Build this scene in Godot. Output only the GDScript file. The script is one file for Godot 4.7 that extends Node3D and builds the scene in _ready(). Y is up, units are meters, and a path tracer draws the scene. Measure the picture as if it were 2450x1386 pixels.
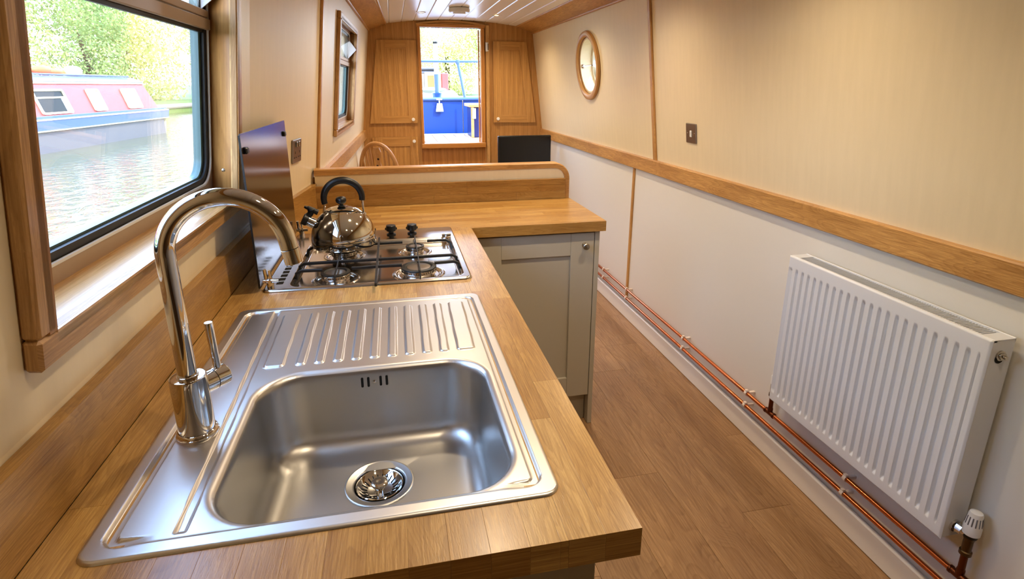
extends Node3D

# ------------------------------------------------------------------ geometry
class Geo:
	var p := PackedVector3Array()
	var uv := PackedVector2Array()
	func tri(a, b, c, ua = Vector2.ZERO, ub = Vector2.ZERO, uc = Vector2.ZERO):
		# corners anticlockwise seen from outside; stored clockwise for the engine
		p.append(a); p.append(c); p.append(b)
		uv.append(ua); uv.append(uc); uv.append(ub)
	func quad(a, b, c, d, ua = Vector2.ZERO, ub = Vector2.ZERO, uc = Vector2.ZERO, ud = Vector2.ZERO):
		tri(a, b, c, ua, ub, uc)
		tri(a, c, d, ua, uc, ud)
	# grain: axis that runs along the fibres; uv in metres
	func guv(v: Vector3, n: Vector3, g: int, off: Vector2) -> Vector2:
		var o1 = (g + 1) % 3
		var o2 = (g + 2) % 3
		if absf(n[g]) > 0.8:
			return Vector2(v[o1] * 0.35, v[o2]) + off
		return Vector2(v[g], v[o1] + v[o2]) + off
	func gquad(a, b, c, d, g: int, off := Vector2.ZERO):
		var n = (b - a).cross(c - a).normalized()
		quad(a, b, c, d, guv(a, n, g, off), guv(b, n, g, off), guv(c, n, g, off), guv(d, n, g, off))
	func box(c: Vector3, s: Vector3, bev := 0.0, g := 0, off := Vector2.ZERO):
		var h = s * 0.5
		var b = minf(bev, minf(h.x, minf(h.y, h.z)) * 0.9)
		for ax in 3:
			var u = (ax + 1) % 3
			var v = (ax + 2) % 3
			for sg in [-1.0, 1.0]:
				var q = []
				for k in [[-1, -1], [1, -1], [1, 1], [-1, 1]]:
					var w = Vector3.ZERO
					w[ax] = sg * h[ax]
					w[u] = k[0] * (h[u] - b)
					w[v] = k[1] * (h[v] - b)
					q.append(c + w)
				if sg < 0: q.reverse()
				gquad(q[0], q[1], q[2], q[3], g, off)
		if b <= 0.0: return
		for ax in 3:
			var u = (ax + 1) % 3
			var v = (ax + 2) % 3
			for su in [-1.0, 1.0]:
				for sv in [-1.0, 1.0]:
					var q = []
					for k in [[-1, 0], [1, 0], [1, 1], [-1, 1]]:
						var w = Vector3.ZERO
						w[ax] = k[0] * (h[ax] - b)
						w[u] = su * (h[u] - (0.0 if k[1] == 0 else b))
						w[v] = sv * (h[v] - (b if k[1] == 0 else 0.0))
						q.append(c + w)
					if su * sv < 0: q.reverse()
					# orientation check
					var n = (q[1] - q[0]).cross(q[2] - q[0])
					if n[u] * su < 0: q.reverse()
					gquad(q[0], q[1], q[2], q[3], g, off)
		for sx in [-1.0, 1.0]:
			for sy in [-1.0, 1.0]:
				for sz in [-1.0, 1.0]:
					var sv3 = Vector3(sx, sy, sz)
					var a = c + sv3 * Vector3(h.x, h.y - b, h.z - b)
					var e = c + sv3 * Vector3(h.x - b, h.y, h.z - b)
					var f = c + sv3 * Vector3(h.x - b, h.y - b, h.z)
					if (e - a).cross(f - a).dot(sv3) < 0: tri(a, f, e)
					else: tri(a, e, f)
	# eight corners: bottom four then top four, each ring anticlockwise seen from above
	func hexa(q: Array, g := 0, off := Vector2.ZERO):
		var cen = Vector3.ZERO
		for v in q: cen += v / 8.0
		for f in [[0, 1, 2, 3], [4, 5, 6, 7], [0, 1, 5, 4], [1, 2, 6, 5], [2, 3, 7, 6], [3, 0, 4, 7]]:
			var a = q[f[0]]
			var b = q[f[1]]
			var c = q[f[2]]
			var d = q[f[3]]
			if (c - a).cross(d - b).dot((a + b + c + d) / 4.0 - cen) < 0:
				gquad(d, c, b, a, g, off)
			else:
				gquad(a, b, c, d, g, off)
	# polygon in x,y (any turn) pulled from z0 to z1
	func prism(poly, z0: float, z1: float, g := 0, off := Vector2.ZERO):
		var pts = PackedVector2Array(poly)
		if Geometry2D.is_polygon_clockwise(pts): pts.reverse()
		var area = 0.0
		for i in pts.size():
			area += pts[i].cross(pts[(i + 1) % pts.size()])
		if area < 0: pts.reverse()
		var idx = Geometry2D.triangulate_polygon(pts)
		for k in range(0, idx.size(), 3):
			var t = [pts[idx[k]], pts[idx[k + 1]], pts[idx[k + 2]]]
			if (t[1] - t[0]).cross(t[2] - t[0]) < 0: t = [t[0], t[2], t[1]]
			var u = []
			for q in t: u.append((Vector2(q.x, q.y) if g == 0 else Vector2(q.y, q.x)) + off)
			tri(V3(t[0], z1), V3(t[1], z1), V3(t[2], z1), u[0], u[1], u[2])
			tri(V3(t[0], z0), V3(t[2], z0), V3(t[1], z0), u[0], u[2], u[1])
		for i in pts.size():
			var a = pts[i]
			var b = pts[(i + 1) % pts.size()]
			gquad(V3(a, z0), V3(b, z0), V3(b, z1), V3(a, z1), g, off)
	func V3(a: Vector2, z: float) -> Vector3:
		return Vector3(a.x, a.y, z)
	# two loops with the same number of points in x,y; a flat ring from z0 to z1
	func ring(outer, inner, z0: float, z1: float, g := 0):
		var n = outer.size()
		for i in n:
			var j = (i + 1) % n
			gquad(V3(outer[i], z1), V3(outer[j], z1), V3(inner[j], z1), V3(inner[i], z1), g)
			gquad(V3(outer[j], z0), V3(outer[i], z0), V3(inner[i], z0), V3(inner[j], z0), g)
			gquad(V3(outer[i], z0), V3(outer[j], z0), V3(outer[j], z1), V3(outer[i], z1), g)
			gquad(V3(inner[j], z0), V3(inner[i], z0), V3(inner[i], z1), V3(inner[j], z1), g)
	# loops: array of arrays of Vector3 with equal count, closed rings
	func loft(loops: Array, cap0 := false, cap1 := false):
		var n = loops[0].size()
		for r in loops.size() - 1:
			for i in n:
				var j = (i + 1) % n
				quad(loops[r][i], loops[r][j], loops[r + 1][j], loops[r + 1][i],
					Vector2(float(i) / n, r), Vector2(float(i + 1) / n, r), Vector2(float(i + 1) / n, r + 1), Vector2(float(i) / n, r + 1))
		for e in 2:
			if not [cap0, cap1][e]: continue
			var L = loops[0] if e == 0 else loops[-1]
			var c = Vector3.ZERO
			for v in L: c += v / n
			for i in n:
				var j = (i + 1) % n
				if e == 0: tri(L[j], L[i], c)
				else: tri(L[i], L[j], c)
	# profile of (radius, y) from bottom to top, turned about y
	func lathe(prof: Array, seg := 32, cap0 := false, cap1 := false, at := Vector3.ZERO):
		var loops = []
		for q in prof:
			var L = []
			for i in seg:
				var a = -TAU * i / seg
				L.append(at + Vector3(q.x * cos(a), q.y, q.x * sin(a)))
			loops.append(L)
		loft(loops, cap0, cap1)
	func tube(path: Array, rad, seg := 12, caps := true):
		var loops = []
		var up = Vector3(0.123, 0.91, 0.37).normalized()
		var n = path.size()
		for i in n:
			var t = (path[mini(i + 1, n - 1)] - path[maxi(i - 1, 0)]).normalized()
			var s = up.cross(t)
			if s.length() < 0.05: s = Vector3(1, 0, 0).cross(t)
			s = s.normalized()
			up = t.cross(s).normalized()
			var r = rad[i] if rad is Array else rad
			var L = []
			for k in seg:
				var a = TAU * k / seg
				L.append(path[i] + (s * cos(a) + up * sin(a)) * r)
			loops.append(L)
		var n0 = p.size()
		loft(loops, caps, caps)
		var run = 0.0
		# lengthwise uv in metres
		var at = n0
		for r in n - 1:
			var d = path[r].distance_to(path[r + 1])
			for i in seg * 6:
				uv[at] = Vector2(run + d * (uv[at].y - r), uv[at].x * 0.1)
				at += 1
			run += d
	func mesh(angle := 35.0) -> ArrayMesh:
		var n = p.size()
		var nor := PackedVector3Array()
		nor.resize(n)
		var face := PackedVector3Array()
		face.resize(n / 3)
		for f in n / 3:
			var w = (p[f * 3 + 2] - p[f * 3]).cross(p[f * 3 + 1] - p[f * 3])
			face[f] = w
			var u = w.normalized()
			nor[f * 3] = u; nor[f * 3 + 1] = u; nor[f * 3 + 2] = u
		if angle > 0.0:
			var at = {}
			for i in n:
				var k = Vector3i((p[i] * 20000.0).round())
				if at.has(k): at[k].append(i / 3)
				else: at[k] = [i / 3]
			var lim = cos(deg_to_rad(angle))
			for i in n:
				var k = Vector3i((p[i] * 20000.0).round())
				var own = nor[i]
				var fn = face[i / 3].normalized()
				var sum = Vector3.ZERO
				for f in at[k]:
					var w = face[f]
					var l = w.length()
					if l > 1e-14 and w.dot(fn) / l >= lim: sum += w
				if sum.length() > 1e-14: nor[i] = sum.normalized()
				else: nor[i] = own
		return arr(p, nor, uv)
	func arr(v, nn, u) -> ArrayMesh:
		var a = []
		a.resize(Mesh.ARRAY_MAX)
		a[Mesh.ARRAY_VERTEX] = v
		a[Mesh.ARRAY_NORMAL] = nn
		a[Mesh.ARRAY_TEX_UV] = u
		var m := ArrayMesh.new()
		m.add_surface_from_arrays(Mesh.PRIMITIVE_TRIANGLES, a)
		return m

# ------------------------------------------------------------------ naming
var taken := {}
func numbered(called: String) -> String:
	if not taken.has(called):
		taken[called] = 0
		return called
	taken[called] += 1
	return "%s_%03d" % [called, taken[called]]

func tag(o, label: String, category: String, group := "", kind := ""):
	o.set_meta("label", label)
	o.set_meta("category", category)
	if group: o.set_meta("group", group)
	if kind: o.set_meta("kind", kind)
	return o

func thing(called: String, label: String, category: String, at := Vector3.ZERO, group := "", kind := "") -> Node3D:
	var o := Node3D.new()
	o.name = numbered(called)
	add_child(o, true)
	o.position = at
	tag(o, label, category, group, kind)
	return o

# a mesh placed in the world, hung under its parent
func part(parent: Node3D, called: String, m: Mesh, mat: Material, xf := Transform3D(), label := "") -> MeshInstance3D:
	var o := MeshInstance3D.new()
	o.mesh = m
	o.material_override = mat
	o.transform = parent.global_transform.affine_inverse() * xf
	if parent == self:
		o.name = numbered(called)
	else:
		var n = 0
		for c in parent.get_children():
			if str(c.name) == called or str(c.name).begins_with(called + "_0"): n += 1
		o.name = called if n == 0 else "%s_%03d" % [called, n]
	parent.add_child(o, true)
	o.cast_shadow = GeometryInstance3D.SHADOW_CASTING_SETTING_ON
	if label: o.set_meta("label", label)
	return o

func bx(parent, called, c: Vector3, s: Vector3, mat, bev := 0.002, g := 0, off := Vector2.ZERO, xf := Transform3D()):
	# mesh about its own centre, so that the node sits in the piece
	var q := Geo.new()
	q.box(Vector3.ZERO, s, bev, g, off)
	return part(parent, called, q.mesh(0), mat, Transform3D(xf.basis, xf * c))

# ------------------------------------------------------------------ materials
var M := {}
var wood_tex: Texture2D
var wood_bump: Texture2D

func mat(c: Color, rough := 0.5, metal := 0.0, spec := 0.5) -> StandardMaterial3D:
	var m := StandardMaterial3D.new()
	m.albedo_color = c
	m.roughness = rough
	m.metallic = metal
	m.metallic_specular = spec
	return m

func seamless(seed_: int, w: int, h: int, freq: float, oct: int, W: int, H: int) -> PackedByteArray:
	var n := FastNoiseLite.new()
	n.seed = seed_
	n.noise_type = FastNoiseLite.TYPE_SIMPLEX_SMOOTH
	n.frequency = freq
	n.fractal_octaves = oct
	var im: Image = n.get_seamless_image(w, h)
	im.convert(Image.FORMAT_L8)
	im.resize(W, H, Image.INTERPOLATE_CUBIC)
	return im.get_data()

func make_wood():
	var W = 1024
	var H = 512
	var warp = seamless(3, 128, 256, 0.013, 2, W, H)
	var tone = seamless(5, 64, 128, 0.03, 3, W, H)
	var fib = seamless(7, 64, 512, 0.16, 3, W, H)
	var pore = seamless(9, 256, 512, 0.28, 2, W, H)
	var out := PackedByteArray()
	var rel := PackedByteArray()
	out.resize(W * H * 3)
	rel.resize(W * H)
	for y in H:
		var v = float(y) / H
		for x in W:
			var i = y * W + x
			var wv = warp[i] / 255.0 - 0.5
			var r = v * 11.0 + wv * 9.0
			r = r - floorf(r)
			var ring = r * r * (1.0 - smoothstep(0.86, 1.0, r))
			var f = fib[i] / 255.0 - 0.5
			var po = smoothstep(0.60, 0.78, pore[i] / 255.0 * 0.6 + fib[i] / 255.0 * 0.45)
			var t = 0.72 - 0.34 * ring + 0.85 * f + 0.55 * (tone[i] / 255.0 - 0.5) - 0.22 * po
			t = clampf(0.62 + (t - 0.62) * 0.8, 0.0, 1.0)
			out[i * 3] = int(lerpf(168.0, 255.0, t))
			out[i * 3 + 1] = int(lerpf(148.0, 253.0, t))
			out[i * 3 + 2] = int(lerpf(122.0, 249.0, t))
			rel[i] = int(clampf(170.0 + 90.0 * f - 110.0 * po, 0.0, 255.0))
	var im := Image.create_from_data(W, H, false, Image.FORMAT_RGB8, out)
	wood_tex = ImageTexture.create_from_image(im)
	wood_bump = ImageTexture.create_from_image(Image.create_from_data(W, H, false, Image.FORMAT_L8, rel))

func wood(c: Color, rough := 0.45, su := 0.9, sv := 3.2, coat := 0.0) -> StandardMaterial3D:
	var m := mat(c, rough)
	m.albedo_texture = wood_tex
	m.uv1_scale = Vector3(su, sv, 1)
	m.heightmap_enabled = true
	m.heightmap_texture = wood_bump
	m.heightmap_scale = 0.02
	if coat > 0.0:
		m.clearcoat_enabled = true
		m.clearcoat = coat
		m.clearcoat_roughness = 0.22
	return m

func noise_tex(seed_: int, freq: float, oct: int, a: Color, b: Color, size := 512) -> NoiseTexture2D:
	var n := FastNoiseLite.new()
	n.seed = seed_
	n.frequency = freq
	n.fractal_octaves = oct
	var t := NoiseTexture2D.new()
	t.width = size
	t.height = size
	t.seamless = true
	t.noise = n
	var g := Gradient.new()
	g.set_color(0, a)
	g.set_color(1, b)
	t.color_ramp = g
	return t

func bump_tex(seed_: int, freq: float, oct: int, strength: float, size := 512) -> NoiseTexture2D:
	var t := noise_tex(seed_, freq, oct, Color.BLACK, Color.WHITE, size)
	t.color_ramp = null
	t.as_normal_map = true
	t.bump_strength = strength
	return t

func make_materials():
	make_wood()
	M.cream = mat(Color(0.905, 0.838, 0.70), 0.42)
	var ct := noise_tex(31, 0.02, 4, Color(0.975, 0.975, 0.97), Color(1, 1, 1))
	M.cream.albedo_texture = ct
	M.cream.uv1_triplanar = true
	M.cream.uv1_world_triplanar = true
	M.cream.uv1_scale = Vector3(3, 0.35, 3)
	M.white_panel = mat(Color(0.86, 0.845, 0.81), 0.45)
	M.white_paint = mat(Color(0.90, 0.88, 0.85), 0.35)
	M.ceiling = mat(Color(0.93, 0.91, 0.87), 0.3)
	M.oak = wood(Color(0.83, 0.645, 0.395), 0.38, 0.9, 3.2, 0.15)
	M.oak_frame = wood(Color(0.79, 0.62, 0.40), 0.4, 0.9, 3.2, 0.15)
	M.oak_pale = wood(Color(0.88, 0.71, 0.46), 0.42, 0.9, 3.2, 0.1)
	M.oak_sill = wood(Color(0.87, 0.70, 0.46), 0.24, 0.35, 6.0, 0.7)
	M.oak_liner = wood(Color(0.69, 0.49, 0.265), 0.4, 0.35, 6.0, 0.15)
	M.veneer = wood(Color(0.82, 0.62, 0.36), 0.42, 0.45, 11.0, 0.1)
	M.veneer_door = wood(Color(0.85, 0.655, 0.385), 0.4, 0.45, 11.0, 0.1)
	M.door_orange = wood(Color(0.86, 0.61, 0.31), 0.38, 0.45, 9.0, 0.15)
	M.chair = wood(Color(0.84, 0.64, 0.40), 0.35, 0.9, 5.0, 0.2)
	M.worktop = []
	for c in [Color(0.77, 0.615, 0.36), Color(0.73, 0.565, 0.31), Color(0.80, 0.65, 0.39), Color(0.705, 0.535, 0.28), Color(0.78, 0.63, 0.38), Color(0.75, 0.59, 0.335)]:
		M.worktop.append(wood(c, 0.33, 1.1, 4.5, 0.25))
	M.floor = []
	for c in [Color(0.635, 0.50, 0.355), Color(0.61, 0.475, 0.335), Color(0.655, 0.52, 0.375), Color(0.62, 0.49, 0.35)]:
		M.floor.append(wood(c, 0.42, 0.55, 1.6, 0.05))
	M.gap = mat(Color(0.13, 0.08, 0.05), 0.9)
	M.cabinet = mat(Color(0.69, 0.66, 0.595), 0.4)
	M.steel = mat(Color(0.82, 0.815, 0.81), 0.35, 1.0)
	M.steel.anisotropy_enabled = true
	M.steel.anisotropy = 0.3
	M.steel_bowl = mat(Color(0.73, 0.725, 0.715), 0.34, 1.0)
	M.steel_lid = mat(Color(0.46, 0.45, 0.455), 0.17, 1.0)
	M.steel_hob = mat(Color(0.80, 0.78, 0.76), 0.16, 1.0)
	M.chrome = mat(Color(0.86, 0.85, 0.84), 0.05, 1.0)
	M.kettle = mat(Color(0.83, 0.815, 0.785), 0.06, 1.0)
	M.nickel = mat(Color(0.70, 0.67, 0.62), 0.25, 1.0)
	M.plate = mat(Color(0.56, 0.51, 0.46), 0.3, 0.9)
	M.copper = mat(Color(0.80, 0.47, 0.30), 0.2, 1.0)
	M.copper_dark = mat(Color(0.42, 0.24, 0.15), 0.35, 1.0)
	M.brass_dull = mat(Color(0.38, 0.31, 0.22), 0.4, 1.0)
	M.iron = mat(Color(0.028, 0.028, 0.03), 0.45)
	M.black = mat(Color(0.018, 0.018, 0.02), 0.38)
	M.hole = mat(Color(0.008, 0.008, 0.008), 0.9)
	M.rubber = mat(Color(0.03, 0.035, 0.038), 0.5)
	M.seal_teal = mat(Color(0.30, 0.40, 0.39), 0.35)
	M.alu_brown = mat(Color(0.66, 0.56, 0.46), 0.4, 0.2)
	M.alu_white = mat(Color(0.85, 0.84, 0.83), 0.35)
	M.radiator = mat(Color(0.83, 0.84, 0.86), 0.28)
	M.plastic = mat(Color(0.88, 0.88, 0.87), 0.35)
	M.clip = mat(Color(0.86, 0.80, 0.75), 0.4)
	M.screen = mat(Color(0.015, 0.016, 0.018), 0.22)
	M.glass = mat(Color(0.9, 0.95, 0.95, 0.05), 0.0)
	M.glass.transparency = BaseMaterial3D.TRANSPARENCY_ALPHA
	M.lens = mat(Color(1, 0.93, 0.8), 0.3)
	M.lens.emission_enabled = true
	M.lens.emission = Color(1.0, 0.86, 0.62)
	M.lens.emission_energy_multiplier = 6.0
	M.boat_red = mat(Color(0.70, 0.23, 0.20), 0.4)
	M.boat_blue = mat(Color(0.24, 0.33, 0.54), 0.4)
	M.boat_cream = mat(Color(0.80, 0.77, 0.62), 0.4)
	M.boat_roof = mat(Color(0.30, 0.36, 0.55), 0.45)
	M.boat_hull = mat(Color(0.36, 0.35, 0.36), 0.5)
	M.boat_window = mat(Color(0.08, 0.09, 0.08), 0.35, 0.0, 0.25)
	M.bow_blue = mat(Color(0.11, 0.24, 0.50), 0.3)
	M.bow_blue_dark = mat(Color(0.08, 0.13, 0.36), 0.35)
	M.white_gloss = mat(Color(0.93, 0.93, 0.93), 0.35)
	M.deck = wood(Color(0.80, 0.66, 0.56), 0.6, 0.9, 3.0)
	M.orange = mat(Color(0.90, 0.33, 0.12), 0.6)
	M.grey_cloth = mat(Color(0.78, 0.78, 0.78), 0.8)
	M.water = mat(Color(0.33, 0.33, 0.19), 0.07)
	M.water.normal_enabled = true
	M.water.normal_texture = bump_tex(41, 0.02, 4, 6.0)
	M.water.normal_scale = 0.35
	M.water.uv1_triplanar = true
	M.water.uv1_world_triplanar = true
	M.water.uv1_scale = Vector3(0.55, 0.55, 0.35)
	M.grass = mat(Color(0.42, 0.50, 0.20), 0.9)
	M.grass.albedo_texture = noise_tex(43, 0.05, 4, Color(0.7, 0.7, 0.6), Color(1, 1, 0.95), 256)
	M.grass.uv1_triplanar = true
	M.bank = mat(Color(0.62, 0.57, 0.48), 0.8)
	M.bark = mat(Color(0.28, 0.22, 0.16), 0.9)
	M.leaves = []
	for c in [Color(0.62, 0.66, 0.36), Color(0.70, 0.70, 0.42), Color(0.50, 0.58, 0.32), Color(0.76, 0.74, 0.46)]:
		var l := mat(c, 0.7)
		l.cull_mode = BaseMaterial3D.CULL_DISABLED
		l.backlight_enabled = true
		l.backlight = Color(c.r, c.g, c.b) * 0.8
		M.leaves.append(l)

# ------------------------------------------------------------------ room shape
const FAR := -5.163
const NEAR := 3.2
const WT := 0.91        # worktop height
func left_x(y: float, z: float) -> float:
	var b = -0.44
	if z < -2.5: b = lerpf(-0.345, -0.265, (-2.5 - z) / 2.66)
	elif z < -1.75: b = lerpf(-0.44, -0.345, (-1.75 - z) / 0.75)
	return b + 0.12 * maxf(y - 1.02, 0.0)
func right_x(y: float) -> float:
	return 1.388 - 0.12 * maxf(y - 1.02, 0.0)
func ceil_y(x: float) -> float:
	return 1.968 - 0.12 * pow(x - 0.56, 2.0)

func wall_slab(q: Geo, side: int, y0: float, y1: float, z0: float, z1: float, t := 0.09, f0 := 0.0, f1 := 0.0):
	# z0 > z1; f0, f1 move the outer edges along the boat
	var a = []
	for y in [y0, y1]:
		for k in [[z0, 0.0], [z1, 0.0], [z1 + f1, t], [z0 + f0, t]]:
			var x = left_x(y, k[0]) - k[1] if side < 0 else right_x(y) + k[1]
			a.append(Vector3(x, y, k[0]))
	q.hexa(a)

# frames on the leaning walls: x runs along the wall, y up it, z into the room
func left_plane(x0: float, z0: float, slope: float) -> Transform3D:
	var h = Vector3(-slope, 0, -1).normalized()
	var v = Vector3(0.12, 1, 0).normalized()
	var n = h.cross(v).normalized()
	v = n.cross(h)
	return Transform3D(Basis(h, v, n), Vector3(x0, 1.02, z0))
func right_plane(z0: float) -> Transform3D:
	var h = Vector3(0, 0, 1)
	var v = Vector3(-0.12, 1, 0).normalized()
	return Transform3D(Basis(h, v, h.cross(v)), Vector3(1.388, 1.02, z0))

func rrect(x0: float, x1: float, y0: float, y1: float, r: float, n := 8) -> Array:
	var o = []
	for c in [[x1 - r, y0 + r, -PI / 2], [x1 - r, y1 - r, 0.0], [x0 + r, y1 - r, PI / 2], [x0 + r, y0 + r, PI]]:
		for k in n + 1:
			var a = c[2] + PI / 2 * k / n
			o.append(Vector2(c[0] + r * cos(a), c[1] + r * sin(a)))
	return o

func build_shell():
	# floor boards
	var fl := thing("floor", "brown oak plank floor between the units and the right wall", "floor", Vector3.ZERO, "", "structure")
	var q := Geo.new()
	q.box(Vector3(0.47, -0.035, -1.83), Vector3(1.95, 0.05, 6.8))
	part(fl, "subfloor", q.mesh(0), M.gap)
	var rng := RandomNumberGenerator.new()
	rng.seed = 11
	var starts = [0.3, -0.4, 0.75, 0.1, -0.55, 0.85, 0.35, -0.1, 0.6, 0.2]
	var xs = 1.10 - 0.19 * 8
	for r in 10:
		var x0 = maxf(xs + 0.19 * r, -0.43)
		var x1 = minf(xs + 0.19 * (r + 1), 1.392)
		if x1 - x0 < 0.02: continue
		var z = NEAR
		var first = true
		while z > FAR:
			var l = 1.29
			if first: l = 1.29 - starts[r]
			if r == 7 and first: l = NEAR - 0.20 
			first = false
			var z2 = maxf(z - l, FAR)
			bx(fl, "plank", Vector3((x0 + x1) / 2, -0.006, (z + z2) / 2), Vector3(x1 - x0 - 0.0006, 0.012, z - z2 - 0.0006), M.floor[rng.randi() % 4], 0.0005, 2, Vector2(rng.randf() * 5, rng.randf() * 3))
			z = z2
	# right wall
	var w := thing("wall_right", "cream right wall leaning inwards above the oak dado rail", "wall", Vector3.ZERO, "", "structure")
	q = Geo.new()
	var pz = -3.735
	var pv = 1.545
	for s in [[1.02, 1.872, NEAR, pz + 0.25], [1.02, 1.872, pz - 0.25, FAR], [1.02, pv - 0.25, pz + 0.25, pz - 0.25], [pv + 0.25, 1.872, pz + 0.25, pz - 0.25]]:
		wall_slab(q, 1, s[0], s[1], s[2], s[3])
	# square plate with the round hole for the porthole
	var rp = right_plane(pz)
	var cy = (pv - 1.02) * 1.0072
	var sq = []
	var ci = []
	for k in 48:
		var a = TAU * k / 48 + PI / 4
		var d = Vector2(cos(a), sin(a))
		var e = d / maxf(absf(d.x), absf(d.y)) * 0.2525
		sq.append(e + Vector2(0, cy))
		ci.append(d * 0.168 + Vector2(0, cy))
	var q2 := Geo.new()
	q2.ring(sq, ci, -0.09, 0.0)
	part(w, "upper_panel", q.mesh(0), M.cream)
	part(w, "window_panel", q2.mesh(0), M.cream, rp)
	q = Geo.new()
	wall_slab(q, 1, -0.05, 1.02, NEAR, FAR)
	part(w, "lower_panel", q.mesh(0), M.white_panel)
	# left wall
	w = thing("wall_left", "cream left wall with the big window over the sink", "wall", Vector3.ZERO, "", "structure")
	q = Geo.new()
	for e in [[NEAR, -1.75], [-1.75, -2.1], [-2.1, -2.5], [-2.5, -4.0], [-4.0, FAR]]:
		q = Geo.new()
		wall_slab(q, -1, -0.05, 1.02, e[0], e[1])
		part(w, "lower_panel", q.mesh(0), M.cream)
	q = Geo.new()
	for s in [[1.02, 1.872, NEAR, -0.68, 0.0, 0.09], [1.02, 1.114, -0.68, -1.56, 0.09, -0.09], [1.722, 1.872, -0.68, -1.56, 0.09, -0.09], [1.02, 1.872, -1.56, -1.75, -0.09, 0.0], [1.02, 1.872, -1.75, -2.5, 0.0, 0.0],
			[1.02, 1.872, -2.5, -3.08, 0.0, 0.05], [1.02, 1.175, -3.08, -3.985, 0.05, -0.05], [1.755, 1.872, -3.08, -3.985, 0.05, -0.05], [1.02, 1.872, -3.985, FAR, -0.05, 0.0]]:
		wall_slab(q, -1, s[0], s[1], s[2], s[3], 0.09, s[4], s[5])
	part(w, "upper_panel", q.mesh(0), M.cream)
	# near wall behind the camera
	w = thing("wall_near", "cream bulkhead closing the galley behind the viewer", "wall", Vector3.ZERO, "", "structure")
	q = Geo.new()
	q.box(Vector3(0.47, 1.0, NEAR + 0.03), Vector3(2.1, 2.2, 0.06))
	part(w, "bulkhead", q.mesh(0), M.cream)
	# ceiling
	var c := thing("ceiling", "white boarded ceiling with a shallow curve", "ceiling", Vector3.ZERO, "", "structure")
	q = Geo.new()
	for k in 16:
		var xa = -0.5 + 0.135 * k
		var xb = xa + 0.135
		q.hexa([Vector3(xa, ceil_y(xa) + 0.02, NEAR), Vector3(xb, ceil_y(xb) + 0.02, NEAR), Vector3(xb, ceil_y(xb) + 0.02, FAR - 0.05), Vector3(xa, ceil_y(xa) + 0.02, FAR - 0.05),
			Vector3(xa, ceil_y(xa) + 0.07, NEAR), Vector3(xb, ceil_y(xb) + 0.07, NEAR), Vector3(xb, ceil_y(xb) + 0.07, FAR - 0.05), Vector3(xa, ceil_y(xa) + 0.07, FAR - 0.05)])
	part(c, "roof", q.mesh(0), M.white_paint)
	var bw = 0.1045
	for k in 14:
		var xa = 1.165 - bw * (k + 1)
		var xb = xa + bw
		var mid = Vector3((xa + xb) / 2, ceil_y((xa + xb) / 2) + 0.006, (NEAR + FAR) / 2)
		var ang = atan2(ceil_y(xb) - ceil_y(xa), bw)
		bx(c, "board", Vector3.ZERO, Vector3(bw - 0.001, 0.012, NEAR - FAR), M.ceiling, 0.0045, 2, Vector2.ZERO, Transform3D(Basis(Vector3(0, 0, 1), ang), mid))
	# cornices: sloped oak boards with a bead along both edges
	for side in [-1, 1]:
		var nm := thing("trim_1" if side > 0 else "trim_2", "sloped oak cornice board along the top of the %s wall" % ("right" if side > 0 else "left"), "cornice", Vector3.ZERO, "", "structure")
		q = Geo.new()
		var beads = [[], []]
		var zs = [NEAR, FAR] if side > 0 else [NEAR, -1.75, -2.5, FAR]
		for i in zs.size():
			var z = zs[i]
			var x0 = right_x(1.872) if side > 0 else left_x(1.872, z)
			beads[0].append(Vector3(x0 - side * 0.006, 1.872, z))
			beads[1].append(Vector3(x0 - side * 0.150, 1.926, z))
			if i > 0:
				var zp = zs[i - 1]
				var xp = right_x(1.872) if side > 0 else left_x(1.872, zp)
				var o = [Vector3(xp, 1.870, zp), Vector3(xp - side * 0.15, 1.926, zp), Vector3(x0 - side * 0.15, 1.926, z), Vector3(x0, 1.870, z)]
				var e = o.map(func(v): return v + Vector3(0.006 * side, 0.016, 0))
				q.hexa(o + e, 2)
		part(nm, "board", q.mesh(0), M.oak)
		for b in beads:
			q = Geo.new()
			q.tube(b, 0.009, 8)
			part(nm, "bead", q.mesh(60), M.oak)
	# dado rail on the right
	var n3 := thing("trim_3", "long oak dado rail along the right wall above the radiator", "rail", Vector3.ZERO, "", "structure")
	bx(n3, "rail", Vector3(1.379, 0.988, (0.9 + FAR) / 2), Vector3(0.026, 0.076, 0.9 - FAR), M.oak, 0.004, 2)
	# left rail in the saloon
	var n4 := thing("trim_4", "oak gunwale rail low on the left wall beyond the worktop", "rail", Vector3.ZERO, "", "structure")
	q = Geo.new()
	var za = -2.46
	var ra = []
	for y in [0.965, 1.036]:
		for k in [[za, 0.03], [FAR, 0.03], [FAR, -0.01], [za, -0.01]]:
			ra.append(Vector3(left_x(1.0, k[0]) + k[1], y, k[0]))
	q.hexa(ra, 2)
	part(n4, "rail", q.mesh(0), M.oak)
	# narrow oak cover strips
	var n5 := thing("trim_5", "narrow upright oak strip on the upper right wall beside the switch", "trim", Vector3.ZERO, "", "structure")
	strip(n5, right_plane(-2.767), 0.0, 0.85, 0.032)
	var n6 := thing("trim_6", "narrow upright oak strip on the white lower right wall", "trim", Vector3.ZERO, "", "structure")
	bx(n6, "strip", Vector3(1.385, 0.545, -3.03), Vector3(0.012, 0.83, 0.024), M.oak, 0.003, 1)
	var n7 := thing("trim_7", "narrow upright oak strip on the left wall beyond the socket", "trim", Vector3.ZERO, "", "structure")
	strip(n7, left_plane(left_x(1.02, -2.53), -2.53, -0.03), 0.0, 0.85, 0.034)
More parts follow.
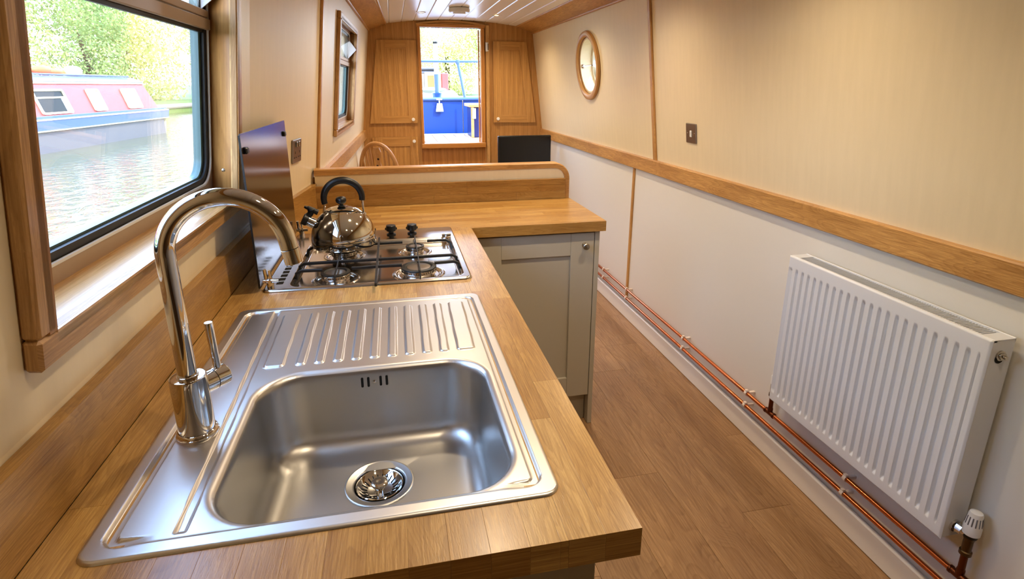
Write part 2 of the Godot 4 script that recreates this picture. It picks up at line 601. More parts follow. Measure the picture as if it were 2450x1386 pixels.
	# skirting
	var n8 := thing("baseboard_right", "white skirting board below the copper pipes", "skirting", Vector3.ZERO, "", "structure")
	bx(n8, "board", Vector3(1.379, 0.046, (0.9 + FAR) / 2), Vector3(0.018, 0.092, 0.9 - FAR), M.white_paint, 0.004, 2)

func strip(parent, xf: Transform3D, y0: float, y1: float, w: float):
	bx(parent, "strip", Vector3(0, (y0 + y1) / 2, 0.005), Vector3(w, y1 - y0, 0.014), M.oak, 0.004, 1, Vector2.ZERO, xf)

# ------------------------------------------------------------------ windows
func window_unit(called: String, label: String, xf: Transform3D, o: Array, i: Array, v0: float, depth: float, flare: float):
	# o: outer trim [h0,h1,v0,v1]; i: inner edge of the trim; xf lies on the wall face
	var w := thing(called, label, "window", xf.origin, "", "structure")
	var f = 0.02
	var ml = i[0] - o[0]
	bx(w, "trim_board", Vector3((o[0] + o[1]) / 2, (o[2] + i[2]) / 2, f / 2), Vector3(o[1] - o[0], i[2] - o[2], f), M.oak_frame, 0.004, 0, Vector2(0.3, 0.1), xf)
	bx(w, "trim_board", Vector3((o[0] + o[1]) / 2, (o[3] + i[3]) / 2, f / 2), Vector3(o[1] - o[0], o[3] - i[3], f), M.oak_frame, 0.004, 0, Vector2(0.7, 0.2), xf)
	bx(w, "trim_board", Vector3((o[0] + i[0]) / 2, (i[2] + i[3]) / 2, f / 2), Vector3(i[0] - o[0], i[3] - i[2], f), M.oak_frame, 0.004, 1, Vector2(1.3, 0.4), xf)
	bx(w, "trim_board", Vector3((o[1] + i[1]) / 2, (i[2] + i[3]) / 2, f / 2), Vector3(o[1] - i[1], i[3] - i[2], f), M.oak_frame, 0.004, 1, Vector2(2.1, 0.5), xf)
	# reveal boards running out to the metal frame
	var d = -depth
	var g = 0.016
	var lin = [
		["sill_board", Vector3(i[0], i[2], f), Vector3(i[1], i[2], f), Vector3(i[1] + flare, i[2] - 0.004, d), Vector3(i[0] - flare, i[2] - 0.004, d), Vector3(0, -g, 0), 0],
		["head_board", Vector3(i[0], i[3], f), Vector3(i[1], i[3], f), Vector3(i[1] + flare, i[3] + 0.01, d), Vector3(i[0] - flare, i[3] + 0.01, d), Vector3(0, g, 0), 0],
		["jamb_board", Vector3(i[0], i[2], f), Vector3(i[0], i[3], f), Vector3(i[0] - flare, i[3], d), Vector3(i[0] - flare, i[2], d), Vector3(-g, 0, 0), 1],
		["jamb_board", Vector3(i[1], i[2], f), Vector3(i[1], i[3], f), Vector3(i[1] + flare, i[3], d), Vector3(i[1] + flare, i[2], d), Vector3(g, 0, 0), 1]]
	for l in lin:
		var q := Geo.new()
		q.hexa([l[1], l[2], l[3], l[4], l[1] + l[5], l[2] + l[5], l[3] + l[5], l[4] + l[5]], l[6], Vector2(0.4, 0.2))
		part(w, l[0], q.mesh(0), M.oak_sill if l[0] == "sill_board" else M.oak_liner, xf)
	var h0 = i[0] - flare
	var h1 = i[1] + flare
	var b = i[2] - 0.004
	var t = i[3] + 0.01
	var r = 0.06
	var q := Geo.new()
	q.ring(rrect(h0 - 0.02, h1 + 0.02, b - 0.02, t + 0.02, 0.02), rrect(h0 + 0.012, h1 - 0.012, b + 0.030, t - 0.02, r), d - 0.03, d)
	var fr = part(w, "metal_frame", q.mesh(40), M.alu_brown, xf)
	q = Geo.new()
	q.ring(rrect(h0 + 0.010, h1 - 0.010, b + 0.028, t - 0.018, r), rrect(h0 + 0.014, h1 - 0.014, b + 0.033, t - 0.022, r), d - 0.002, d + 0.002)
	part(w, "edge_bead", q.mesh(40), M.alu_white, xf)
	q = Geo.new()
	q.ring(rrect(h0 + 0.012, h1 - 0.012, b + 0.031, t - 0.02, r), rrect(h0 + 0.032, h1 - 0.032, b + 0.046, t - 0.035, r - 0.01), d - 0.02, d - 0.004)
	part(w, "rubber_seal", q.mesh(40), M.rubber, xf)
	q = Geo.new()
	q.ring(rrect(h0 + 0.028, h1 - 0.028, b + 0.043, t - 0.033, r - 0.01), rrect(h0 + 0.046, h1 - 0.046, b + 0.050, t - 0.04, r - 0.015), d - 0.03, d - 0.012)
	part(w, "outer_seal", q.mesh(40), M.seal_teal, xf)
	# transom and panes
	var tv = v0
	bx(w, "transom", Vector3((h0 + h1) / 2, tv, d - 0.004), Vector3(h1 - h0 - 0.026, 0.026, 0.022), M.alu_brown, 0.002, 0, Vector2.ZERO, xf)
	bx(w, "transom", Vector3((h0 + h1) / 2, tv + 0.024, d - 0.008), Vector3(h1 - h0 - 0.026, 0.018, 0.022), M.alu_brown, 0.002, 0, Vector2.ZERO, xf)
	bx(w, "rubber_seal", Vector3((h0 + h1) / 2, tv - 0.017, d - 0.012), Vector3(h1 - h0 - 0.06, 0.008, 0.014), M.rubber, 0.001, 0, Vector2.ZERO, xf)
	bx(w, "pane", Vector3((h0 + h1) / 2, (b + 0.04 + tv - 0.015) / 2, d - 0.02), Vector3(h1 - h0 - 0.08, tv - 0.015 - b - 0.045, 0.004), M.glass, 0.0, 0, Vector2.ZERO, xf)
	# hopper pane leaning into the room between two white cheeks
	var top = t - 0.045
	var hh = top - tv - 0.03
	var lean = Transform3D(Basis(Vector3(1, 0, 0), 0.10), Vector3((h0 + h1) / 2, tv + 0.034, d - 0.012))
	bx(w, "hopper_pane", Vector3(0, hh / 2, 0), Vector3(h1 - h0 - 0.09, hh, 0.004), M.glass, 0.0, 0, Vector2.ZERO, xf * lean)
	for k in [[h0 + 0.034, -1], [h1 - 0.034, 1]]:
		q = Geo.new()
		var c = [Vector2(d - 0.01, tv + 0.03), Vector2(d + 0.045, tv + 0.03 + hh * 0.52), Vector2(d + 0.038, tv + 0.03 + hh * 0.60), Vector2(d - 0.01, top)]
		q.prism(c, -0.002, 0.002)
		part(w, "hopper_cheek", q.mesh(0), M.alu_white, xf * Transform3D(Basis(Vector3(0, 0, 1), Vector3(0, 1, 0), Vector3(-1, 0, 0)), Vector3(k[0], 0, 0)))
		bx(w, "hopper_stile", Vector3(k[0], tv + 0.03 + hh / 2, d - 0.014), Vector3(0.012, hh, 0.012), M.rubber, 0.001, 1, Vector2.ZERO, xf)
	return w

func build_windows():
	# origins: h runs away from the viewer along the left wall
	var x1 = left_plane(-0.44, -0.69, 0.0)
	var k = 1.0072
	var w = window_unit("window_1", "large oak trimmed window beside the sink looking over the canal", x1,
		[-0.024, 0.888, 0.073 * k, 0.74 * k], [0.012, 0.848, 0.113 * k, 0.70 * k], 0.530 * k, 0.062, 0.066)
	for s in [0.885]:
		var q := Geo.new()
		q.lathe([Vector2(0.0001, 0.003), Vector2(0.004, 0.002), Vector2(0.005, 0.0)], 10)
		part(w, "screw_head", q.mesh(50), M.nickel, x1 * Transform3D(Basis(Vector3(0, 0, 1), PI / 2), Vector3(0.86, 0.18, -0.02)))
	var z0 = -3.05
	var x2 = left_plane(left_x(1.02, z0), z0, -0.0301)
	window_unit("window_2", "small oak trimmed window further along the left wall", x2,
		[0.0, 0.98, 0.137 * k, 0.754 * k], [0.045, 0.915, 0.172 * k, 0.718 * k], 0.525 * k, 0.026, 0.022)
	# porthole
	var pz = -3.735
	var xf = right_plane(pz)
	var cy = (1.545 - 1.02) * 1.0072
	var p := thing("window_3", "round oak ringed porthole high on the right wall", "porthole", xf.origin, "", "structure")
	var cxf = xf * Transform3D(Basis(Vector3(1, 0, 0), PI / 2), Vector3(0, cy, 0))   # lathe axis -> into the room
	var q := Geo.new()
	q.lathe([Vector2(0.180, 0.0), Vector2(0.222, 0.0), Vector2(0.226, 0.006), Vector2(0.222, 0.018), Vector2(0.206, 0.024), Vector2(0.190, 0.020), Vector2(0.184, 0.008)], 64)
	part(p, "ring", q.mesh(50), M.oak, cxf)
	q = Geo.new()
	q.lathe([Vector2(0.172, -0.10), Vector2(0.192, -0.10), Vector2(0.196, 0.010), Vector2(0.186, 0.012), Vector2(0.184, 0.0), Vector2(0.172, -0.10)], 64)
	part(p, "liner", q.mesh(50), M.oak_liner, cxf)
	q = Geo.new()
	q.lathe([Vector2(0.146, -0.105), Vector2(0.176, -0.105), Vector2(0.176, -0.086), Vector2(0.160, -0.080), Vector2(0.148, -0.086), Vector2(0.146, -0.105)], 64)
	part(p, "metal_rim", q.mesh(50), M.chrome, cxf)
	q = Geo.new()
	q.lathe([Vector2(0.156, -0.098), Vector2(0.156, -0.094)], 64, true, true)
	part(p, "pane", q.mesh(30), M.glass, cxf)
	q = Geo.new()
	q.lathe([Vector2(0.008, -0.05), Vector2(0.008, 0.004), Vector2(0.016, 0.008), Vector2(0.019, 0.018), Vector2(0.014, 0.028), Vector2(0.002, 0.031)], 16, true, true)
	part(p, "catch_knob", q.mesh(40), M.chrome, xf * Transform3D(Basis(Vector3(1, 0, 0), PI / 2), Vector3(-0.174, cy, -0.034)))

# ------------------------------------------------------------------ worktop
func minus(r: Array, h: Array) -> Array:
	# rectangles [a0,a1,b0,b1] less one hole
	if r[1] <= h[0] or r[0] >= h[1] or r[3] <= h[2] or r[2] >= h[3]: return [r]
	var o = []
	if r[0] < h[0]: o.append([r[0], h[0], r[2], r[3]])
	if r[1] > h[1]: o.append([h[1], r[1], r[2], r[3]])
	var a = maxf(r[0], h[0])
	var b = minf(r[1], h[1])
	if r[2] < h[2]: o.append([a, b, r[2], h[2]])
	if r[3] > h[3]: o.append([a, b, h[3], r[3]])
	return o

func build_worktop():
	var w := thing("worktop", "L-shaped oak block worktop holding the sink and the hob", "worktop", Vector3(-0.08, 0.87, -1.2))
	var rng := RandomNumberGenerator.new()
	rng.seed = 5
	var holes = [[-0.345, 0.160, 0.583, 1.253], [-0.325, 0.165, 1.415, 1.94]]
	# staves of the long run lie along the boat; a = x, b = distance away
	var sw = 0.0453
	for r in 15:
		var x1 = 0.2605 - sw * r
		var x0 = maxf(x1 - sw, -0.42)
		if x1 - x0 < 0.004: continue
		var b = 0.485
		var l = rng.randf_range(0.16, 0.5)
		while b < 1.965:
			var e = minf(b + l, 1.965)
			var pcs = [[x0, x1, b, e]]
			for h in holes:
				var nx = []
				for q in pcs: nx.append_array(minus(q, h))
				pcs = nx
			var m = M.worktop[rng.randi() % 6]
			var off = Vector2(rng.randf() * 4, rng.randf() * 3)
			for q in pcs:
				q[0] = maxf(q[0], left_x(0.9, -q[3]) + 0.001)
				if q[1] - q[0] < 0.003 or q[3] - q[2] < 0.003: continue
				bx(w, "stave", Vector3((q[0] + q[1]) / 2, 0.89, -(q[2] + q[3]) / 2), Vector3(q[1] - q[0] - 0.0001, 0.04, q[3] - q[2] - 0.0001), m, 0.0002, 2, off)
			b = e
			l = rng.randf_range(0.3, 0.62)
	# staves across the far leg
	for r in 11:
		var b0 = 1.965 + sw * r
		var b1 = minf(b0 + sw, 2.4335)
		if b1 - b0 < 0.004: continue
		var a = 0.787
		var lend = left_x(0.9, -b0) + 0.012
		var l = rng.randf_range(0.12, 0.45)
		while a > lend + 0.001:
			var e = maxf(a - l, lend)
			bx(w, "stave", Vector3((a + e) / 2, 0.89, -(b0 + b1) / 2), Vector3(a - e - 0.0001, 0.04, b1 - b0 - 0.0001), M.worktop[rng.randi() % 6], 0.0002, 0, Vector2(rng.randf() * 4, rng.randf() * 3))
			a = e
			l = rng.randf_range(0.3, 0.62)
	bx(w, "edge_strip", Vector3(0.5238, 0.89, -1.956), Vector3(0.5265, 0.04, 0.0178), M.worktop[1], 0.0006, 0)
	# upstands
	var u := thing("worktop_upstand", "oak upstand strip along the left wall behind the sink", "upstand", Vector3(-0.43, WT, -1.1))
	var q := Geo.new()
	var zs = [-0.485, -1.75, -2.433]
	for i in 2:
		var xa = left_x(1.0, zs[i])
		var xb = left_x(1.0, zs[i + 1])
		var o = []
		for y in [WT, 1.013]:
			o.append_array([Vector3(xa + 0.001, y, zs[i]), Vector3(xa + 0.02, y, zs[i]), Vector3(xb + 0.02, y, zs[i + 1]), Vector3(xb + 0.001, y, zs[i + 1])])
		q.hexa(o, 2, Vector2(0.3 + i, 0.1))
	part(u, "board", q.mesh(0), M.worktop[1])
	u = thing("worktop_upstand", "wide oak upstand board across the back of the far worktop leg", "upstand", Vector3(0.2, WT, -2.43))
	var hs = [WT + 0.0002, 0.946, 0.977, 1.003]
	for i in 3:
		var x = 0.765
		var l = rng.randf_range(0.2, 0.5)
		while x > -0.33:
			var e = maxf(x - l, -0.345)
			if e < -0.30: e = -0.345
			bx(u, "stave", Vector3((x + e) / 2, (hs[i] + hs[i + 1]) / 2, -2.4245), Vector3(x - e - 0.0003, hs[i + 1] - hs[i] - 0.0002, 0.019), M.worktop[[1, 3, 5, 0][rng.randi() % 4]], 0.0005, 0, Vector2(rng.randf() * 4, rng.randf() * 3))
			x = e
			l = rng.randf_range(0.3, 0.6)

func build_divider():
	var d := thing("divider_panel", "low cream divider with a round cornered oak capping behind the worktop", "divider", Vector3(0.2, 0, -2.46))
	# capping outline in x,y: along the top then round the corner and down
	var outer = [Vector2(-0.338, 1.074)]
	var inner = [Vector2(-0.338, 1.048)]
	var r = 0.075
	for k in 13:
		var a = PI / 2 * (1.0 - k / 12.0)
		outer.append(Vector2(0.789 - r + r * cos(a), 1.074 - r + r * sin(a)))
		inner.append(Vector2(0.789 - r + (r - 0.024) * cos(a), 1.074 - r + (r - 0.024) * sin(a)))
	outer.append(Vector2(0.789, 0.0))
	inner.append(Vector2(0.765, 0.0))
	var pn = [Vector2(-0.338, 0.0)]
	for i in range(inner.size() - 1, -1, -1): pn.append(inner[i])
	var q := Geo.new()
	q.prism(pn, -2.475, -2.4345)
	part(d, "panel", q.mesh(0), M.cream)
	q = Geo.new()
	var n = outer.size()
	for i in n - 1:
		var o = [outer[i], outer[i + 1]]
		var ii = [inner[i], inner[i + 1]]
		if i == n - 2:
			# worktop stops the face of the capping
			pass
		var zf = -2.4285
		var zb = -2.481
		var b = 0.004
		var c0 = o[0] + (ii[0] - o[0]).normalized() * b
		var c1 = o[1] + (ii[1] - o[1]).normalized() * b
		var g = func(a, e, z1, f, h, z2):
			q.quad(Vector3(a.x, a.y, z1), Vector3(f.x, f.y, z2), Vector3(h.x, h.y, z2), Vector3(e.x, e.y, z1),
				Vector2(a.x - a.y, a.y + z1 * 0.5), Vector2(f.x - f.y, f.y + z2 * 0.5), Vector2(h.x - h.y, h.y + z2 * 0.5), Vector2(e.x - e.y, e.y + z1 * 0.5))
		g.call(c0, c1, zf, ii[0], ii[1], zf)          # front face
		g.call(o[0], o[1], zf - b, c0, c1, zf)        # front edge
		g.call(o[0], o[1], zb, o[0], o[1], zf - b)    # top
		g.call(ii[0], ii[1], zf, ii[0], ii[1], zb)    # underside
		g.call(ii[0], ii[1], zb, o[0], o[1], zb)      # back
	part(d, "capping", q.mesh(30), M.oak)

func shaker_door(parent, xf: Transform3D, w: float, h: float, mat_: Material, sw := 0.096, rail := 0.09):
	# x across, y up, z out; origin at the lower left front of the carcass
	var t = 0.02
	var d = part(parent, "door", door_panel(w, h, sw, rail), mat_, xf)
	for s in [[0.0, sw], [w - sw, w]]:
		bx(d, "stile", Vector3((s[0] + s[1]) / 2, h / 2, t / 2), Vector3(s[1] - s[0] - 0.0004, h, t), mat_, 0.0015, 1, Vector2(s[0] * 3, 0.3), xf)
	for s in [[0.0, rail], [h - rail, h]]:
		bx(d, "rail", Vector3(w / 2, (s[0] + s[1]) / 2, t / 2 - 0.0003), Vector3(w - 2 * sw - 0.0004, s[1] - s[0], t - 0.0006), mat_, 0.0012, 0, Vector2(0.2, s[0]), xf)
	return d
func door_panel(w, h, sw, rail) -> Mesh:
	var q := Geo.new()
	q.box(Vector3(w / 2, h / 2, 0.0055), Vector3(w - 2 * sw + 0.01, h - 2 * rail + 0.01, 0.009), 0, 1)
	return q.mesh(0)

func knob(parent, at: Transform3D, r: float, m: Material, long := 0.026):
	# stands out along local z
	var q := Geo.new()
	q.lathe([Vector2(r * 0.75, 0.0), Vector2(r * 0.75, 0.002), Vector2(r * 0.42, 0.004), Vector2(r * 0.42, long * 0.5), Vector2(r * 0.8, long * 0.6), Vector2(r, long * 0.72), Vector2(r, long * 0.9), Vector2(r * 0.8, long), Vector2(0.0005, long * 1.02)], 20, true, true)
	return part(parent, "knob", q.mesh(35), m, at * Transform3D(Basis(Vector3(1, 0, 0), PI / 2), Vector3.ZERO))

func build_cabinets():
	var c := thing("base_cabinet", "stone grey shaker cupboard under the far worktop leg facing the viewer", "cabinet", Vector3(0.5, 0, -2.2))
	bx(c, "body", Vector3(0.50, 0.505, -2.21), Vector3(0.484, 0.728, 0.44), M.cabinet, 0.001)
	bx(c, "end_panel", Vector3(0.7605, 0.435, -2.198), Vector3(0.019, 0.868, 0.462), M.cabinet, 0.0012)
	bx(c, "plinth", Vector3(0.505, 0.068, -2.02), Vector3(0.488, 0.136, 0.018), M.cabinet, 0.001)
	bx(c, "corner_post", Vector3(0.262, 0.505, -1.977), Vector3(0.026, 0.728, 0.024), M.cabinet, 0.001)
	var d = shaker_door(c, Transform3D(Basis(), Vector3(0.280, 0.143, -1.987)), 0.4685, 0.718, M.cabinet)
	knob(d, Transform3D(Basis(), Vector3(0.708, 0.812, -1.967)), 0.0135, M.nickel, 0.03)
	c = thing("base_cabinet", "stone grey cupboard run under the sink, its end just showing below the worktop", "cabinet", Vector3(-0.1, 0, -1.2))
	var q := Geo.new()
	q.box(Vector3(-0.10, 0.50, -0.535), Vector3(0.61, 0.728, 0.018))
	q.box(Vector3(-0.10, 0.14, -1.22), Vector3(0.60, 0.018, 1.36))
	q.box(Vector3(-0.405, 0.50, -1.22), Vector3(0.012, 0.728, 1.36))
	q.box(Vector3(0.192, 0.50, -1.315), Vector3(0.016, 0.728, 0.03))
	q.box(Vector3(0.192, 0.845, -1.24), Vector3(0.016, 0.045, 1.40))
	part(c, "carcass", q.mesh(0), M.cabinet)
	bx(c, "end_panel", Vector3(-0.113, 0.435, -0.5155), Vector3(0.651, 0.868, 0.019), M.cabinet, 0.0012)
	bx(c, "plinth", Vector3(0.15, 0.068, -1.23), Vector3(0.018, 0.136, 1.40), M.cabinet, 0.001)
	for k in 3:
		var z = -0.53 - 0.472 * k
		var xf = Transform3D(Basis(Vector3(0, 0, -1), Vector3(0, 1, 0), Vector3(1, 0, 0)), Vector3(0.201, 0.143, z))
		d = shaker_door(c, xf, 0.466 if k < 2 else 0.455, 0.718, M.cabinet)
		knob(d, Transform3D(xf.basis, Vector3(0.2205, 0.81, z - 0.42)), 0.0135, M.nickel, 0.03)

# ------------------------------------------------------------------ pressed steel sheets
func sd_rr(x: float, y: float, hx: float, hy: float, r: float) -> float:
	var qx = absf(x) - hx + r
	var qy = absf(y) - hy + r
	return Vector2(maxf(qx, 0), maxf(qy, 0)).length() + minf(maxf(qx, qy), 0.0) - r

# height field over a rounded rectangle; outer / hole are [cx, cw, hx, hw, r]; height(x, w) -> y
func sheet(outer: Array, hole, step: float, height: Callable) -> ArrayMesh:
	var nx = int(ceil(outer[2] * 2 / step)) + 2
	var nw = int(ceil(outer[3] * 2 / step)) + 2
	var x0 = outer[0] - (nx - 1) * step / 2
	var w0 = outer[1] - (nw - 1) * step / 2
	var pos := PackedVector3Array()
	var nor := PackedVector3Array()
	var uv := PackedVector2Array()
	var keep := PackedByteArray()
	pos.resize(nx * nw)
	nor.resize(nx * nw)
	uv.resize(nx * nw)
	keep.resize(nx * nw)
	var e = 0.0004
	for j in nw:
		for i in nx:
			var x = x0 + i * step
			var w = w0 + j * step
			var k = 1
			var s = sd_rr(x - outer[0], w - outer[1], outer[2], outer[3], outer[4])
			if s > -step * 0.35:
				k = 1 if s <= 0 else 0
				var g = Vector2(sd_rr(x + e - outer[0], w - outer[1], outer[2], outer[3], outer[4]) - s, sd_rr(x - outer[0], w + e - outer[1], outer[2], outer[3], outer[4]) - s).normalized()
				x -= g.x * s
				w -= g.y * s
			if hole != null:
				s = sd_rr(x - hole[0], w - hole[1], hole[2], hole[3], hole[4])
				if s < step * 0.35:
					if s < 0: k = 0
					if s > -step * 1.6:
						var g = Vector2(sd_rr(x + e - hole[0], w - hole[1], hole[2], hole[3], hole[4]) - s, sd_rr(x - hole[0], w + e - hole[1], hole[2], hole[3], hole[4]) - s).normalized()
						x -= g.x * s
						w -= g.y * s
			var id = j * nx + i
			keep[id] = k
			var y = height.call(x, w)
			pos[id] = Vector3(x, y, -w)
			var dx = (height.call(x + e, w) - height.call(x - e, w)) / (2 * e)
			var dw = (height.call(x, w + e) - height.call(x, w - e)) / (2 * e)
			nor[id] = Vector3(-dx, 1.0, dw).normalized()
			uv[id] = Vector2(x, w)
	var idx := PackedInt32Array()
	for j in nw - 1:
		for i in nx - 1:
			var a = j * nx + i
			var b = a + 1
			var c = a + nx
			var d = c + 1
			if keep[a] + keep[b] + keep[c] + keep[d] == 0: continue
			# anticlockwise from above is a, b, d, c (w runs towards -z); stored clockwise
			idx.append_array([a, d, b, a, c, d])
	var arr = []
	arr.resize(Mesh.ARRAY_MAX)
	arr[Mesh.ARRAY_VERTEX] = pos
	arr[Mesh.ARRAY_NORMAL] = nor
	arr[Mesh.ARRAY_TEX_UV] = uv
	arr[Mesh.ARRAY_INDEX] = idx
	var m := ArrayMesh.new()
	m.add_surface_from_arrays(Mesh.PRIMITIVE_TRIANGLES, arr)
	return m

const SINK := [-0.093, 0.918, 0.277, 0.361, 0.022]
const BOWL := [-0.057, 0.765, 0.194, 0.178, 0.072]
func groove(d: float, half: float, soft: float) -> float:
	return 1.0 - smoothstep(half - soft, half, absf(d))
func sink_y(x: float, w: float) -> float:
	var d = -sd_rr(x - SINK[0], w - SINK[1], SINK[2], SINK[3], SINK[4])
	var h = 0.9145
	if d < 0.005:
		var k = 1.0 - maxf(d, 0.0) / 0.005
		h -= 0.0042 * (1.0 - sqrt(maxf(0.0, 1.0 - k * k)))
	# rolled channel inside the rim, and the working area a little lower
	var ci = -sd_rr(x - SINK[0], w - SINK[1], SINK[2], SINK[3], 0.040)
	h -= 0.0016 * smoothstep(0.019, 0.0225, ci)
	var side = 1.0 if absf(x - SINK[0]) > SINK[2] - 0.045 else 1.0 - smoothstep(SINK[3] - 0.05, SINK[3] - 0.044, absf(w - SINK[1])) 
	var sides = smoothstep(SINK[2] - 0.075, SINK[2] - 0.035, absf(x - SINK[0]))
	h -= 0.0034 * groove(ci - 0.0255, 0.0080, 0.0040) * sides
	# channel that cuts off the tap ledge
	if w > 0.585 and w < 1.262:
		var lx = lerpf(-0.270, -0.286, (w - 0.592) / 0.658)
		h -= 0.0034 * groove(x - lx, 0.0080, 0.0042) * smoothstep(0.583, 0.592, w) * (1.0 - smoothstep(1.252, 1.26, w))
	# drainer ribs
	if w > 0.965 and w < 1.245 and x > -0.275 and x < 0.15:
		var fan = 1.0 + 0.03 * (w - 0.978) / 0.25
		for k in 11:
			var c = -0.242
			var hw = 0.019
			if k == 10:
				c = 0.1155
				hw = 0.0185
			elif k > 0:
				c = -0.1945 + 0.0335 * (k - 1)
				hw = 0.0098
			c = (c + 0.06) * fan - 0.06
			if absf(x - c) > hw + 0.004: continue
			var s = sd_rr(x - c, w - 1.1035, hw, 0.1275, minf(hw * 0.8, 0.009))
			h += 0.0030 * (1.0 - smoothstep(-0.0045, 0.0, s))
			break
	# lip of the bowl
	var b = sd_rr(x - BOWL[0], w - BOWL[1], BOWL[2], BOWL[3], BOWL[4])
	if b < 0.011:
		var k = 1.0 - maxf(b, 0.0) / 0.011
		h -= 0.0075 * (1.0 - sqrt(maxf(0.0, 1.0 - k * k * 0.96)))
	return h

func build_sink():
	var s := thing("kitchen_sink", "brushed stainless steel inset sink with ribbed drainer and one square bowl", "sink", Vector3(-0.09, WT, -0.918))
	part(s, "drainer", sheet(SINK, BOWL, 0.0022, sink_y), M.steel)
	# bowl: rounded rectangles going down, then in to the round waste
	var drain = Vector2(-0.058, 0.817)
	var rows = []
	var top = sink_y(BOWL[0] + BOWL[2], BOWL[1])
	for k in [[0.0, 0.0], [0.004, 0.0025], [0.012, 0.004], [0.05, 0.0075], [0.085, 0.0105], [0.108, 0.013]]:
		rows.append([top - k[0], k[1]])
	for k in range(1, 11):
		var a = PI / 2 * k / 10.0
		rows.append([top - 0.108 - 0.036 * sin(a), 0.013 + 0.036 * (1 - cos(a))])
	var loops = []
	for r in rows:
		var hx = BOWL[2] - r[1]
		var hw = BOWL[3] - r[1]
		var rr = maxf(BOWL[4] - r[1] * 0.5, 0.03)
		var L = []
		for v in rrect(-hx, hx, -hw, hw, rr, 14):
			L.append(Vector3(BOWL[0] + v.x, r[0], -(BOWL[1] + v.y)))
		loops.append(L)
	var last = loops[-1]
	var yb = last[0].y
	for k in [0.35, 0.7, 1.0]:
		var L = []
		for v in last:
			var d2 = Vector2(v.x - drain.x, -v.z - drain.y)
			var e = drain + d2.normalized() * 0.0565
			var f = Vector2(v.x, -v.z).lerp(e, k)
			L.append(Vector3(f.x, yb - 0.004 * k, -f.y))
		loops.append(L)
	var q := Geo.new()
	for l in loops: l.reverse()
	q.loft(loops)
	part(s, "bowl", q.mesh(50), M.steel_bowl)
	# overflow slots in the far wall of the bowl
	for k in [-0.0225, -0.0115, 0.0105, 0.0215]:
		q = Geo.new()
		q.prism(rrect(-0.0022, 0.0022, -0.0095, 0.0095, 0.002, 4), 0.0, 0.0016)
		part(s, "overflow_slot", q.mesh(0), M.hole, Transform3D(Basis(Vector3(1, 0, 0), -0.07), Vector3(-0.0605 + k, 0.886, -0.9385)))
	q = Geo.new()
	q.lathe([Vector2(0.003, 0.0), Vector2(0.003, 0.001), Vector2(0.0005, 0.002)], 12, false, true)
	part(s, "overflow_screw", q.mesh(40), M.chrome, Transform3D(Basis(Vector3(1, 0, 0), PI / 2), Vector3(-0.0610, 0.886, -0.9378)))
	# waste
	var wx = Transform3D(Basis(), Vector3(drain.x, yb - 0.004, -drain.y))
	q = Geo.new()
	q.lathe([Vector2(0.0570, -0.003), Vector2(0.0580, 0.0016), Vector2(0.0568, 0.0026), Vector2(0.0545, 0.0024), Vector2(0.0520, 0.0012), Vector2(0.0465, 0.0004), Vector2(0.0435, -0.0006), Vector2(0.0418, -0.004), Vector2(0.041, -0.03)], 48)
	var wst = part(s, "waste_flange", q.mesh(50), M.steel_bowl, wx)
	q = Geo.new()
	q.lathe([Vector2(0.0385, -0.0045), Vector2(0.0396, -0.0016), Vector2(0.0382, -0.0006), Vector2(0.0362, -0.0016), Vector2(0.0320, -0.0060), Vector2(0.0200, -0.0130), Vector2(0.0005, -0.0135)], 48, false, true)
	var basket = part(s, "strainer_basket", q.mesh(50), M.chrome, wx)
	for k in 22:
		var a = TAU * k / 22
		q = Geo.new()
		q.box(Vector3(0, 0, 0), Vector3(0.011, 0.0012, 0.0016))
		var tilt = Basis(Vector3(0, 1, 0), -a) * Basis(Vector3(0, 0, 1), 0.51)
		part(basket, "slot", q.mesh(0), M.hole, wx * Transform3D(tilt, Vector3(cos(a) * 0.0262, -0.0092, sin(a) * 0.0262)))
	q = Geo.new()
	q.lathe([Vector2(0.005, -0.0135), Vector2(0.0045, -0.0090), Vector2(0.0115, -0.0055), Vector2(0.0145, -0.001), Vector2(0.0138, 0.0025), Vector2(0.0095, 0.0042), Vector2(0.004, 0.0030), Vector2(0.0005, 0.0030)], 32, true, true)
	part(s, "plug_knob", q.mesh(50), M.chrome, wx)
	q = Geo.new()
	q.lathe([Vector2(0.041, -0.031), Vector2(0.0005, -0.031)], 32, false, true)
	part(s, "drain_pipe", q.mesh(0), M.hole, wx)

